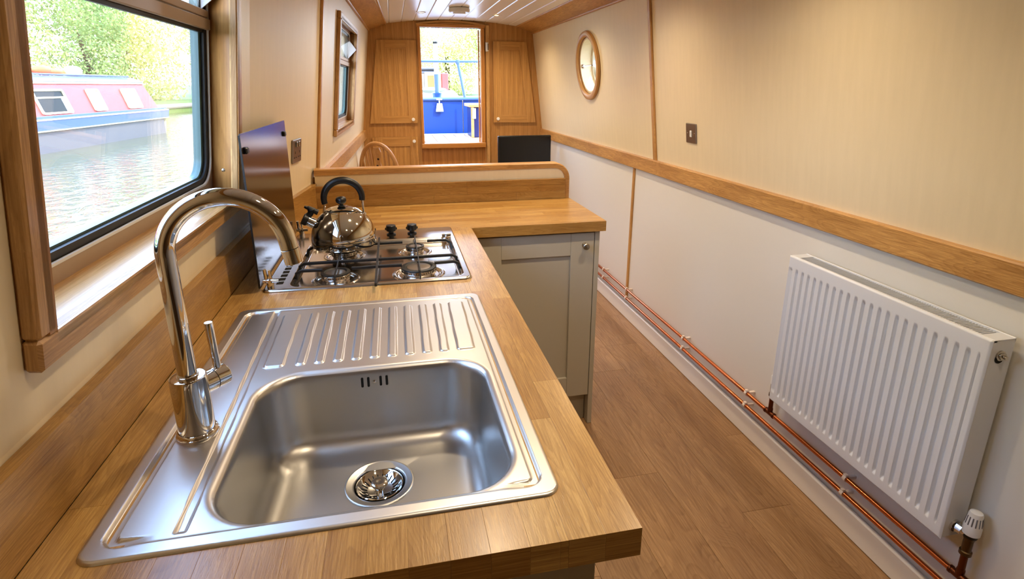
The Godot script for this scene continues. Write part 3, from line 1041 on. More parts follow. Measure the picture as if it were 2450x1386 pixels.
func build_tap():
	var bxp = -0.311
	var bz = -0.789
	var t := thing("kitchen_tap", "tall chrome swan neck mixer tap behind the sink bowl", "tap", Vector3(bxp, 0.9125, bz))
	var o = Transform3D(Basis(), Vector3(bxp, 0.9125, bz))
	var q := Geo.new()
	q.lathe([Vector2(0.0285, 0.0), Vector2(0.0292, 0.002), Vector2(0.0285, 0.0045), Vector2(0.0270, 0.0055), Vector2(0.0278, 0.0075), Vector2(0.0268, 0.0095), Vector2(0.025, 0.0105)], 40, true)
	part(t, "base_ring", q.mesh(40), M.chrome, o)
	q = Geo.new()
	q.lathe([Vector2(0.0245, 0.010), Vector2(0.0245, 0.0945), Vector2(0.0238, 0.0962), Vector2(0.022, 0.0968), Vector2(0.0125, 0.0968)], 48, true, true)
	part(t, "body", q.mesh(30), M.chrome, o)
	# swan neck
	var path = []
	var th = 0.069
	var R = 0.078
	var y1 = 1.189
	for k in 14: path.append(Vector3(bxp, lerpf(1.006, y1, k / 14.0), bz))
	for k in 61:
		var a = 2.991 * k / 60.0
		var r = R * (1 - cos(a))
		path.append(Vector3(bxp + r * cos(th), y1 + R * sin(a), bz - r * sin(th)))
	var dir = (path[-1] - path[-2]).normalized()
	var tip = path[-1]
	path.append(tip + dir * 0.012)
	q = Geo.new()
	q.tube(path, 0.0125, 28)
	part(t, "spout", q.mesh(50), M.chrome)
	q = Geo.new()
	q.tube([tip + dir * 0.0125, tip + dir * 0.013, tip + dir * 0.034, tip + dir * 0.035], [0.0122, 0.0128, 0.0128, 0.0118], 28)
	part(t, "aerator", q.mesh(40), M.chrome)
	q = Geo.new()
	q.lathe([Vector2(0.0142, 0.0966), Vector2(0.0142, 0.0985), Vector2(0.0128, 0.0995)], 32, true, true)
	part(t, "collar", q.mesh(40), M.chrome, o)
	# side valve and lever, away from the viewer and to the right
	var dv = Vector3(0.60, 0, -0.80).normalized()
	var c = Vector3(bxp, 0.985, bz)
	q = Geo.new()
	q.tube([c + dv * 0.015, c + dv * 0.036], 0.0165, 28)
	part(t, "valve_barrel", q.mesh(40), M.chrome)
	q = Geo.new()
	q.tube([c + dv * 0.036, c + dv * 0.0372], 0.0152, 28)
	part(t, "joint_ring", q.mesh(40), M.rubber)
	q = Geo.new()
	q.tube([c + dv * 0.0372, c + dv * 0.056, c + dv * 0.0575], [0.0165, 0.0165, 0.0155], 28)
	var cap = part(t, "valve_cap", q.mesh(40), M.chrome)
	q = Geo.new()
	var lb = c + dv * 0.047 + Vector3(0, 0.012, 0)
	q.tube([lb, lb + Vector3(-0.002, 0.077, 0.002), lb + Vector3(-0.002, 0.0778, 0.002)], [0.0052, 0.0060, 0.0054], 20)
	part(t, "lever", q.mesh(40), M.chrome)

# ------------------------------------------------------------------ hob and kettle
const HOB := [-0.0805, 1.6765, 0.2675, 0.2845, 0.018]
const BURN := [[0.048, 1.500, 0.0485], [-0.178, 1.498, 0.0385], [0.046, 1.716, 0.0285], [-0.172, 1.718, 0.0385]]
func hob_y(x: float, w: float) -> float:
	var d = -sd_rr(x - HOB[0], w - HOB[1], HOB[2], HOB[3], HOB[4])
	var h = 0.917
	if d < 0.006:
		var k = 1.0 - maxf(d, 0.0) / 0.006
		h -= 0.0065 * (1.0 - sqrt(maxf(0.0, 1.0 - k * k)))
	var s = sd_rr(x + 0.059, w - 1.6145, 0.227, 0.2085, 0.03)
	h -= 0.0175 * (1.0 - smoothstep(-0.011, 0.0, s))
	for b in BURN:
		var r = Vector2(x - b[0], w - b[1]).length()
		var R = b[2] + 0.019
		if r < R + 0.006:
			h += 0.0022 * (1.0 - smoothstep(0.002, 0.006, absf(r - R))) - 0.003 * (1.0 - smoothstep(R - 0.012, R - 0.003, r))
	return h

func build_hob():
	var h := thing("gas_hob", "stainless steel four burner gas hob with black pan supports and raised lid", "hob", Vector3(-0.08, WT, -1.676))
	part(h, "tray", sheet(HOB, null, 0.0026, hob_y), M.steel_hob)
	var q := Geo.new()
	for b in BURN:
		var xf = Transform3D(Basis(), Vector3(b[0], 0.8975, -b[1]))
		var R = b[2]
		q = Geo.new()
		q.lathe([Vector2(R * 0.9, -0.004), Vector2(R * 0.94, 0.004), Vector2(R, 0.006), Vector2(R, 0.0185), Vector2(R * 0.97, 0.0200)], 40, true, true)
		var bu = part(h, "burner", q.mesh(35), M.steel_hob, xf)
		# flame ports
		q = Geo.new()
		var n = int(R * 900)
		for k in n:
			var a = TAU * k / n
			var e = Transform3D(Basis(Vector3(0, 1, 0), -a), Vector3(cos(a) * R, 0.0145, sin(a) * R))
			var g := Geo.new()
			g.box(Vector3.ZERO, Vector3(0.0008, 0.005, 0.0016))
			for i in g.p.size():
				q.p.append(e * g.p[i]); q.uv.append(Vector2.ZERO)
		part(bu, "flame_ports", q.mesh(0), M.black, xf)
		q = Geo.new()
		q.lathe([Vector2(R * 1.01, 0.0200), Vector2(R * 1.03, 0.0215), Vector2(R * 1.01, 0.0238), Vector2(R * 0.80, 0.0252), Vector2(R * 0.70, 0.0225), Vector2(R * 0.68, 0.0215)], 40, true)
		part(bu, "cap_ring", q.mesh(35), M.rubber, xf)
		q = Geo.new()
		q.lathe([Vector2(R * 0.69, 0.0205), Vector2(R * 0.68, 0.0225), Vector2(R * 0.5, 0.0230), Vector2(0.0005, 0.0222)], 40, false, true)
		part(bu, "cap_plate", q.mesh(35), M.plate, xf)
	# pan supports: square bars, ends turned down to the tray
	for side in 2:
		var xo = 0.148 if side == 1 else -0.266
		var xi = -0.0645 if side == 1 else -0.0675
		var sg = 1.0 if side == 1 else -1.0
		var s = part(h, "pan_support", bar_mesh([Vector3(xi, 0.930, -1.342), Vector3(xi, 0.9325, -1.36), Vector3(xi, 0.9325, -1.775), Vector3(xi, 0.930, -1.79)], 0.0035, 0.009), M.iron)
		var xb = BURN[0][0] + 0.001 if side == 1 else BURN[1][0] + 0.004
		var cells = [
			[Vector3(xo + sg * 0.016, 0.905, -1.556), Vector3(xo + sg * 0.012, 0.925, -1.554), Vector3(xo, 0.9325, -1.552), Vector3(xi, 0.9325, -1.552)],
			[Vector3(xo + sg * 0.016, 0.905, -1.498), Vector3(xo + sg * 0.012, 0.925, -1.492), Vector3(xo - sg * 0.002, 0.9325, -1.488), Vector3(xo - sg * 0.056, 0.9325, -1.485)],
			[Vector3(xo + sg * 0.016, 0.905, -1.706), Vector3(xo + sg * 0.012, 0.925, -1.715), Vector3(xo - sg * 0.002, 0.9325, -1.72), Vector3(xo - sg * 0.062, 0.9325, -1.722)],
			[Vector3(xi, 0.9325, -1.486), Vector3(xi + sg * 0.066, 0.9325, -1.484)],
			[Vector3(xi, 0.9325, -1.722), Vector3(xi + sg * 0.072, 0.9325, -1.722)]]
		for c in cells:
			part(s, "bar", bar_mesh(c, 0.0075, 0.0085), M.iron)
		part(s, "bar", bar_mesh([Vector3(xb, 0.905, -1.425), Vector3(xb, 0.930, -1.430), Vector3(xb, 0.9325, -1.445), Vector3(xb, 0.9325, -1.552)], 0.003, 0.008), M.iron)
		part(s, "bar", bar_mesh([Vector3(xb, 0.9325, -1.552), Vector3(xb, 0.9325, -1.775), Vector3(xb, 0.930, -1.792), Vector3(xb, 0.905, -1.796)], 0.003, 0.008), M.iron)
		part(s, "side_rail", bar_mesh([Vector3(xo + sg * 0.016, 0.906, -1.46), Vector3(xo + sg * 0.016, 0.906, -1.76)], 0.006, 0.006), M.iron)
	# control knobs
	for k in 4:
		var x = 0.043 - 0.071 * k
		var xf = Transform3D(Basis(), Vector3(x, 0.9165, -1.885))
		q = Geo.new()
		q.lathe([Vector2(0.0155, 0.0), Vector2(0.0160, 0.002), Vector2(0.0155, 0.0045), Vector2(0.0085, 0.006), Vector2(0.0085, 0.0125), Vector2(0.0155, 0.014), Vector2(0.0165, 0.017), Vector2(0.0165, 0.032), Vector2(0.0150, 0.034), Vector2(0.0005, 0.0345)], 28, true, true)
		var kn = part(h, "knob", q.mesh(35), M.black, xf)
		bx(kn, "grip", Vector3(0, 0.0215, 0), Vector3(0.041, 0.012, 0.010), M.black, 0.004, 0, Vector2.ZERO, xf)
	# vents along the left edge
	for k in 9:
		bx(h, "vent_slot", Vector3(-0.3125, 0.9171, -1.445 - 0.030 * k), Vector3(0.017, 0.0010, 0.019), M.hole, 0.0004)
	# lid standing up along the wall side
	var lp = [Vector2(1.402, 0.921), Vector2(1.402, 1.296), Vector2(1.409, 1.303), Vector2(1.968, 1.303), Vector2(1.972, 1.297), Vector2(1.972, 0.921)]
	q = Geo.new()
	q.prism(lp, -0.002, 0.002)
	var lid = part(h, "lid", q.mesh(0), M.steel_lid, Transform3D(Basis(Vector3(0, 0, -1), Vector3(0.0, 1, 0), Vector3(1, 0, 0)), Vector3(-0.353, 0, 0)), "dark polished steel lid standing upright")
	for z in [-1.435, -1.935]:
		bx(lid, "bumper", Vector3(-0.3485, 1.262, z), Vector3(0.009, 0.016, 0.022), M.black, 0.003)
	q = Geo.new()
	q.prism([Vector2(1.4, 0.921), Vector2(1.4, 1.30), Vector2(1.4022, 1.30), Vector2(1.4022, 0.921)], -0.0022, 0.0022)
	part(lid, "edge_trim", q.mesh(0), M.rubber, Transform3D(Basis(Vector3(0, 0, -1), Vector3(0, 1, 0), Vector3(1, 0, 0)), Vector3(-0.353, 0, 0)))
	# hinges
	for z in [-1.418, -1.945]:
		q = Geo.new()
		q.tube([Vector3(-0.330, 0.916, z), Vector3(-0.330, 0.930, z)], 0.0085, 14)
		q.tube([Vector3(-0.347, 0.934, z), Vector3(-0.309, 0.934, z)], 0.0055, 12)
		q.tube([Vector3(-0.330, 0.934, z - 0.012), Vector3(-0.330, 0.934, z + 0.012)], 0.0045, 10)
		q.tube([Vector3(-0.338, 0.934, z), Vector3(-0.340, 0.966, z + 0.002)], 0.0045, 10)
		q.tube([Vector3(-0.327, 0.934, z), Vector3(-0.329, 0.963, z + 0.002)], 0.0035, 10)
		part(h, "hinge", q.mesh(35), M.chrome)
	q = Geo.new()
	q.tube([Vector3(0.142, 0.921, -1.826), Vector3(0.172, 0.921, -1.826)], 0.005, 10)
	q.tube([Vector3(0.156, 0.916, -1.826), Vector3(0.156, 0.926, -1.826)], 0.006, 10)
	part(h, "tray_clip", q.mesh(35), M.chrome)

func bar_mesh(path: Array, wide: float, high: float) -> Mesh:
	var q := Geo.new()
	var loops = []
	var n = path.size()
	for i in n:
		var t = (path[mini(i + 1, n - 1)] - path[maxi(i - 1, 0)]).normalized()
		var s = (path[-1] - path[0]).cross(Vector3.UP).normalized()
		var up = s.cross(t).normalized()
		var L = []
		for k in [[-1, -0.6], [-0.6, -1], [0.6, -1], [1, -0.6], [1, 0.6], [0.6, 1], [-0.6, 1], [-1, 0.6]]:
			L.append(path[i] + s * k[0] * wide / 2 + up * k[1] * high / 2)
		loops.append(L)
	q.loft(loops, true, true)
	return q.mesh(30)

func build_kettle():
	var c = Vector3(-0.168, 0.9370, -1.708)
	var k := thing("whistling_kettle", "polished steel whistling kettle with black handle on the far left burner", "kettle", c)
	var o = Transform3D(Basis(), c)
	var q := Geo.new()
	var prof = [Vector2(0.080, 0.0), Vector2(0.090, 0.001), Vector2(0.0945, 0.004), Vector2(0.0958, 0.009), Vector2(0.0962, 0.026), Vector2(0.0955, 0.029), Vector2(0.0952, 0.0305)]
	for i in 20:
		var a = i / 19.0
		var ang = a * 1.16
		prof.append(Vector2(0.0952 * cos(ang) , 0.031 + 0.0940 * pow(sin(ang), 1.06)))
	q.lathe(prof, 64, true)
	part(k, "body", q.mesh(40), M.kettle, o)
	q = Geo.new()
	q.lathe([Vector2(0.0508, 0.1088), Vector2(0.0510, 0.1108), Vector2(0.0495, 0.1123), Vector2(0.040, 0.1174), Vector2(0.030, 0.1214), Vector2(0.015, 0.1248), Vector2(0.0045, 0.1256)], 48, false, true)
	var lid = part(k, "lid", q.mesh(40), M.kettle, o)
	q = Geo.new()
	q.lathe([Vector2(0.0105, 0.1240), Vector2(0.0100, 0.1262), Vector2(0.0055, 0.1275), Vector2(0.0055, 0.1305), Vector2(0.0105, 0.1322), Vector2(0.0150, 0.1370), Vector2(0.0162, 0.1420), Vector2(0.0150, 0.1475), Vector2(0.0105, 0.1520), Vector2(0.0005, 0.154)], 28, true, true)
	part(lid, "knob", q.mesh(50), M.black, o)
	# handle runs nearly side to side
	var hd = Vector3(1, 0, -0.10).normalized()
	var hc = c + Vector3(0.007, 0, 0)
	var path = []
	for i in 33:
		var a = lerpf(-0.16, PI + 0.26, i / 32.0)
		path.append(hc + hd * cos(a) * 0.0555 + Vector3(0, 0.148 + 0.0545 * sin(a), 0))
	q = Geo.new()
	var rad = []
	for i in 33: rad.append(0.0088 + 0.0022 * sin(PI * i / 32.0))
	q.tube(path, rad, 18)
	part(k, "handle", q.mesh(45), M.black)
	for e in [[path[0], 0.058], [path[-1], -0.062]]:
		q = Geo.new()
		var pt = e[0]
		var ft = hc + hd * e[1] + Vector3(0, 0.094, 0)
		q.tube([pt + Vector3(0, 0.004, 0), pt.lerp(ft, 0.6), ft], 0.0035, 10)
		q.tube([ft + Vector3(0, 0.006, 0), ft + Vector3(0, -0.006, 0)], 0.006, 10)
		part(k, "handle_bracket", q.mesh(35), M.chrome)
	# spout to the left
	var sd = Vector3(-0.93, 0.52, 0.10).normalized()
	var sp = c + Vector3(-0.058, 0.062, 0.004)
	q = Geo.new()
	q.tube([sp - sd * 0.02, sp + sd * 0.010, sp + sd * 0.030, sp + sd * 0.050], [0.0215, 0.0180, 0.0160, 0.0155], 24)
	part(k, "spout", q.mesh(40), M.kettle)
	q = Geo.new()
	q.tube([sp + sd * 0.0485, sp + sd * 0.051, sp + sd * 0.062, sp + sd * 0.064], [0.0170, 0.0180, 0.0180, 0.015], 24)
	var wh = part(k, "whistle_cap", q.mesh(35), M.black)
	q = Geo.new()
	var up = Vector3(0.48, 0.86, 0.05).normalized()
	var f = sp + sd * 0.054
	q.tube([f + up * 0.010, f + up * 0.024 - sd * 0.004, f + up * 0.036 - sd * 0.002, f + up * 0.040 + sd * 0.012], [0.010, 0.009, 0.012, 0.0035], 14)
	q.tube([f + up * 0.036 - sd * 0.022, f + up * 0.036 + sd * 0.020], [0.009, 0.004], 12)
	part(wh, "lever", q.mesh(40), M.black)

# ------------------------------------------------------------------ radiator, pipes, switches
func build_radiator():
	var r := thing("panel_radiator", "white corrugated panel radiator hung on the lower right wall", "radiator", Vector3(1.335, 0.30, -1.22))
	var z0 = -0.883
	var z1 = -1.557
	var y0 = 0.302
	var y1 = 0.857
	var xf = 1.300
	# pressed front: x = xf + depth(z, y)
	var n = 23
	var pitch = (z0 - z1 - 0.034) / n
	var us = []
	us.append(0.0); us.append(0.003); us.append(0.006)
	for k in n:
		var c = 0.017 + pitch * (k + 0.5)
		for d in [-0.5, -0.42, -0.36, -0.31, -0.26, -0.2, -0.1, 0.1, 0.2, 0.26, 0.31, 0.36, 0.42]: us.append(c + d * pitch)
	us.append(z0 - z1 - 0.006); us.append(z0 - z1 - 0.003); us.append(z0 - z1)
	var vs = [0.0, 0.003, 0.006, 0.030, 0.034, 0.039, 0.044, 0.049, 0.28, y1 - y0 - 0.058, y1 - y0 - 0.053, y1 - y0 - 0.047, y1 - y0 - 0.041, y1 - y0 - 0.036, y1 - y0 - 0.006, y1 - y0 - 0.003, y1 - y0]
	var depth = func(u, v):
		var e = minf(minf(u, z0 - z1 - u), minf(v, y1 - y0 - v))
		var x = 0.0
		if e < 0.006: x += 0.004 * pow(1.0 - e / 0.006, 2.0)
		var m = fposmod(u - 0.017, pitch) / pitch
		var inn = smoothstep(0.032, 0.047, v) * (1.0 - smoothstep(y1 - y0 - 0.056, y1 - y0 - 0.038, v)) 
		if u > 0.017 and u < z0 - z1 - 0.017:
			x += 0.0085 * inn * smoothstep(0.27, 0.40, absf(m - 0.5)) 
		return x
	var q := Geo.new()
	for i in us.size() - 1:
		for j in vs.size() - 1:
			var f = func(a, b): return Vector3(xf + depth.call(us[a], vs[b]), y0 + vs[b], z0 - us[a])
			q.quad(f.call(i, j), f.call(i, j + 1), f.call(i + 1, j + 1), f.call(i + 1, j))
	part(r, "front_panel", q.mesh(50), M.radiator)
	q = Geo.new()
	q.box(Vector3(xf + 0.0125, (y0 + y1) / 2, (z0 + z1) / 2), Vector3(0.006, y1 - y0 - 0.01, z0 - z1 - 0.008), 0.002)
	part(r, "water_panel", q.mesh(0), M.radiator)
	for z in [z0 - 0.0012, z1 + 0.0012]:
		q = Geo.new()
		q.box(Vector3(xf + 0.036, (y0 + y1) / 2 + 0.002, z), Vector3(0.064, y1 - y0 - 0.006, 0.0024), 0.001)
		part(r, "side_cover", q.mesh(0), M.radiator)
	bx(r, "rear_rail", Vector3(xf + 0.0665, (y0 + y1) / 2, (z0 + z1) / 2), Vector3(0.003, y1 - y0 - 0.04, z0 - z1 - 0.01), M.radiator, 0.001)
	# top grille
	bx(r, "grille_rail", Vector3(xf + 0.067, y1 - 0.004, (z0 + z1) / 2), Vector3(0.004, 0.010, z0 - z1), M.radiator, 0.001)
	bx(r, "grille_rail", Vector3(xf + 0.010, y1 - 0.004, (z0 + z1) / 2), Vector3(0.010, 0.006, z0 - z1), M.radiator, 0.001)
	for z in [z0 - 0.017, z1 + 0.017]:
		bx(r, "grille_end", Vector3(xf + 0.038, y1 - 0.002, z), Vector3(0.060, 0.003, 0.034), M.radiator, 0.001)
	var slat := Geo.new()
	slat.box(Vector3.ZERO, Vector3(0.052, 0.012, 0.0016))
	var sm = slat.mesh(0)
	for k in 84:
		part(r, "slat", sm, M.radiator, Transform3D(Basis(), Vector3(xf + 0.040, y1 - 0.009, z0 - 0.036 - (z0 - z1 - 0.072) * k / 83.0)))
	q = Geo.new()
	for k in 60:
		q.box(Vector3(xf + 0.038, y1 - 0.06, z0 - 0.02 - (z0 - z1 - 0.04) * k / 59.0), Vector3(0.044, 0.07, 0.001))
	var fins = part(r, "convector_fins", q.mesh(0), M.radiator)
	fins.set_meta("kind", "stuff")
	# bleed valve in the near end
	var bxf = Transform3D(Basis(Vector3(1, 0, 0), PI / 2), Vector3(xf + 0.032, 0.817, z0))
	q = Geo.new()
	q.lathe([Vector2(0.013, 0.0006), Vector2(0.013, 0.0014), Vector2(0.0005, 0.0015)], 24, false, true)
	part(r, "bleed_hole", q.mesh(30), M.hole, Transform3D(bxf.basis, bxf.origin + Vector3(0.0, -0.007, 0)))
	q = Geo.new()
	q.lathe([Vector2(0.0125, 0.0), Vector2(0.0125, 0.004), Vector2(0.009, 0.005), Vector2(0.009, 0.009), Vector2(0.0045, 0.010), Vector2(0.0045, 0.016), Vector2(0.0005, 0.0165)], 20, true, true)
	part(r, "bleed_valve", q.mesh(30), M.nickel, bxf)
	# copper pipes
	var py = [0.206, 0.150]
	var px = 1.352
	var p := thing("heating_pipe", "upper copper heating pipe running along the right wall above the skirting", "pipe", Vector3(px, py[0], -2.0), "copper heating pipes")
	q = Geo.new()
	q.tube([Vector3(px, py[0], 0.9), Vector3(px, py[0], -0.852)], 0.0078, 16)
	part(p, "pipe_length", q.mesh(50), M.copper)
	q = Geo.new()
	q.tube([Vector3(px, py[0], -0.852), Vector3(px, py[0], -1.600)], 0.0078, 16)
	part(p, "pipe_length", q.mesh(50), M.copper)
	q = Geo.new()
	q.tube([Vector3(px, py[0], -1.600), Vector3(px, py[0], FAR)], 0.0078, 16)
	part(p, "pipe_length", q.mesh(50), M.copper)
	for z in [-0.852, -1.600]:
		q = Geo.new()
		q.tube([Vector3(px, py[0], z + 0.026), Vector3(px, py[0], z + 0.022), Vector3(px, py[0], z - 0.022), Vector3(px, py[0], z - 0.026)], [0.0085, 0.0098, 0.0098, 0.0085], 16)
		q.tube([Vector3(px, py[0], z), Vector3(px, py[0] + 0.020, z), Vector3(px, py[0] + 0.024, z)], [0.0098, 0.0098, 0.0085], 16)
		for s in [-0.022, 0.022]:
			q.tube([Vector3(px, py[0], z + s - 0.0025), Vector3(px, py[0], z + s + 0.0025)], 0.0112, 16)
		part(p, "tee_fitting", q.mesh(40), M.copper_dark)
	p = thing("heating_pipe", "lower copper heating pipe running just above the white skirting", "pipe", Vector3(px, py[1], -2.0), "copper heating pipes")
	q = Geo.new()
	q.tube([Vector3(px, py[1], 0.9), Vector3(px, py[1], FAR)], 0.0078, 16)
	part(p, "pipe_length", q.mesh(50), M.copper)
	# clips
	var where = [[-1.225, "white pipe clips under the radiator"], [-1.745, "white pipe clips just beyond the radiator"], [-2.262, "white pipe clips on the bare wall between radiator and cupboard"], [-2.96, "white pipe clips below the oak wall strip"], [-3.35, "white pipe clips next to the grey cupboard end"]]
	for w in where:
		for k in 2:
			var lab = ("upper" if k == 0 else "lower") + " of the two " + w[1]
			var c := thing("pipe_clip", lab, "pipe clip", Vector3(px, py[k], w[0]), "white pipe clips")
			q = Geo.new()
			var o = []
			var ii = []
			for j in 17:
				var a = lerpf(-2.5, 2.5, j / 16.0)
				o.append(Vector2(-cos(a) * 0.0112 , sin(a) * 0.0112))
				ii.append(Vector2(-cos(a) * 0.0080, sin(a) * 0.0080))
			var poly = o.duplicate()
			for j in range(16, -1, -1): poly.append(ii[j])
			q.prism(poly, -0.006, 0.006)
			part(c, "collar", q.mesh(30), M.clip, Transform3D(Basis(), Vector3(px, py[k], w[0])))
			bx(c, "foot", Vector3((px + 0.009 + 1.388) / 2, py[k], w[0]), Vector3(1.388 - px - 0.009, 0.010, 0.012), M.clip, 0.001)
			bx(c, "tab", Vector3(px - 0.002, py[k] + 0.0135, w[0]), Vector3(0.012, 0.004, 0.012), M.clip, 0.001)
	# thermostatic valve at the near end
	var vz = -0.852
	var v := thing("radiator_valve", "white thermostatic radiator valve on a copper tail at the near radiator end", "valve", Vector3(px - 0.004, 0.23, vz))
	var vo = Transform3D(Basis(), Vector3(px - 0.002, 0.0, vz))
	q = Geo.new()
	q.tube([Vector3(px, 0.228, vz), Vector3(px - 0.002, 0.282, vz)], 0.0082, 16)
	part(v, "copper_tail", q.mesh(50), M.copper_dark)
	q = Geo.new()
	q.lathe([Vector2(0.0095, 0.276), Vector2(0.0135, 0.277), Vector2(0.0135, 0.287), Vector2(0.0105, 0.289), Vector2(0.0105, 0.322), Vector2(0.012, 0.324), Vector2(0.012, 0.330)], 20, true, true)
	part(v, "valve_body", q.mesh(35), M.brass_dull, vo)
	q = Geo.new()
	q.tube([Vector3(px - 0.002, 0.334, vz), Vector3(1.338, 0.340, -0.868), Vector3(1.336, 0.341, z0)], [0.0085, 0.0085, 0.0085], 16)
	q.tube([Vector3(1.340, 0.3395, -0.866), Vector3(1.337, 0.3405, -0.878)], 0.0125, 6)
	q.tube([Vector3(1.336, 0.341, z0 + 0.006), Vector3(1.336, 0.341, z0)], 0.0165, 20)
	part(v, "union_nut", q.mesh(35), M.chrome)
	q = Geo.new()
	q.lathe([Vector2(0.0150, 0.331), Vector2(0.0155, 0.334), Vector2(0.0150, 0.3385)], 28, true, true)
	part(v, "black_collar", q.mesh(35), M.black, vo)
	q = Geo.new()
	q.lathe([Vector2(0.0155, 0.339), Vector2(0.0190, 0.342), Vector2(0.0193, 0.361), Vector2(0.0182, 0.365), Vector2(0.0148, 0.3985), Vector2(0.0130, 0.4035), Vector2(0.008, 0.4055), Vector2(0.0005, 0.4055)], 40, true, true)
	var head = part(v, "white_head", q.mesh(35), M.plastic, vo)
	for k in 14:
		var a = TAU * k / 14
		q = Geo.new()
		q.box(Vector3.ZERO, Vector3(0.0026, 0.024, 0.0030), 0.001)
		part(head, "grip_slot", q.mesh(0), mat_slot(), vo * Transform3D(Basis(Vector3(0, 1, 0), -a) * Basis(Vector3(0, 0, 1), 0.10), Vector3(cos(a) * 0.0163, 0.381, sin(a) * 0.0163)))
	# lockshield at the far end
	vz = -1.600
	v = thing("radiator_valve", "small lockshield valve with copper tail at the far radiator end", "valve", Vector3(px, 0.23, vz))
	vo = Transform3D(Basis(), Vector3(px - 0.001, 0.0, vz))
	q = Geo.new()
	q.tube([Vector3(px, 0.228, vz), Vector3(px - 0.001, 0.285, vz)], 0.0082, 16)
	part(v, "copper_tail", q.mesh(50), M.copper_dark)
	q = Geo.new()
	q.lathe([Vector2(0.0125, 0.280), Vector2(0.0125, 0.291), Vector2(0.0100, 0.293), Vector2(0.0100, 0.330), Vector2(0.0115, 0.332)], 16, true, true)
	part(v, "valve_body", q.mesh(35), M.brass_dull, vo)
	q = Geo.new()
	q.tube([Vector3(px - 0.001, 0.336, vz), Vector3(1.337, 0.340, z1 - 0.0005)], 0.0085, 14)
	part(v, "union_nut", q.mesh(35), M.chrome)
	q = Geo.new()
	q.lathe([Vector2(0.0125, 0.332), Vector2(0.0125, 0.362), Vector2(0.0105, 0.366), Vector2(0.0005, 0.3665)], 20, true, true)
	part(v, "plastic_cap", q.mesh(35), M.plastic, vo)

var slot_mat: StandardMaterial3D
func mat_slot():
	if slot_mat == null: slot_mat = mat(Color(0.42, 0.42, 0.44), 0.6)
	return slot_mat

func build_switches():
	# single plate on the right wall
	var xf = right_plane(-2.384)
	var s := thing("light_switch", "square brushed metal wall switch with one white rocker on the right wall", "switch", xf * Vector3(0, 0.181, 0))
	var c = Vector3(0, 0.181, 0)
	bx(s, "face_plate", c + Vector3(0, 0, 0.003), Vector3(0.092, 0.092, 0.006), M.plate, 0.003, 0, Vector2.ZERO, xf)
	bx(s, "rocker", c + Vector3(0.002, -0.002, 0.007), Vector3(0.015, 0.030, 0.006), M.plastic, 0.002, 0, Vector2.ZERO, xf)
	for k in [-0.031, 0.031]:
		var q := Geo.new()
		q.lathe([Vector2(0.004, 0.0), Vector2(0.0035, 0.001), Vector2(0.0005, 0.0014)], 12, false, true)
		part(s, "screw", q.mesh(50), M.nickel, xf * Transform3D(Basis(Vector3(1, 0, 0), PI / 2), c + Vector3(k, 0, 0.006)))
	# plate on the left wall beyond the lid: height 1.18, z -2.2
	var lx = left_plane(left_x(1.02, -2.2), -2.2, -0.127)
	var l := thing("wall_socket", "brushed metal double socket plate on the left wall beyond the hob lid", "socket", lx * Vector3(0, 0.16, 0))
	c = Vector3(0, 0.16, 0)
	bx(l, "face_plate", c + Vector3(0, 0, 0.004), Vector3(0.105, 0.088, 0.008), M.plate, 0.003, 0, Vector2.ZERO, lx)
	for k in [-0.026, 0.026]:
		bx(l, "rocker", c + Vector3(k * 0.55, 0.026, 0.010), Vector3(0.013, 0.020, 0.006), M.nickel, 0.002, 0, Vector2.ZERO, lx)
		for e in [[0.0, -0.004, 0.009, 0.004], [-0.011, -0.022, 0.004, 0.009], [0.011, -0.022, 0.004, 0.009]]:
			bx(l, "pin_hole", c + Vector3(k + e[0], e[1], 0.0081), Vector3(e[3], e[2], 0.001), M.hole, 0.0, 0, Vector2.ZERO, lx)

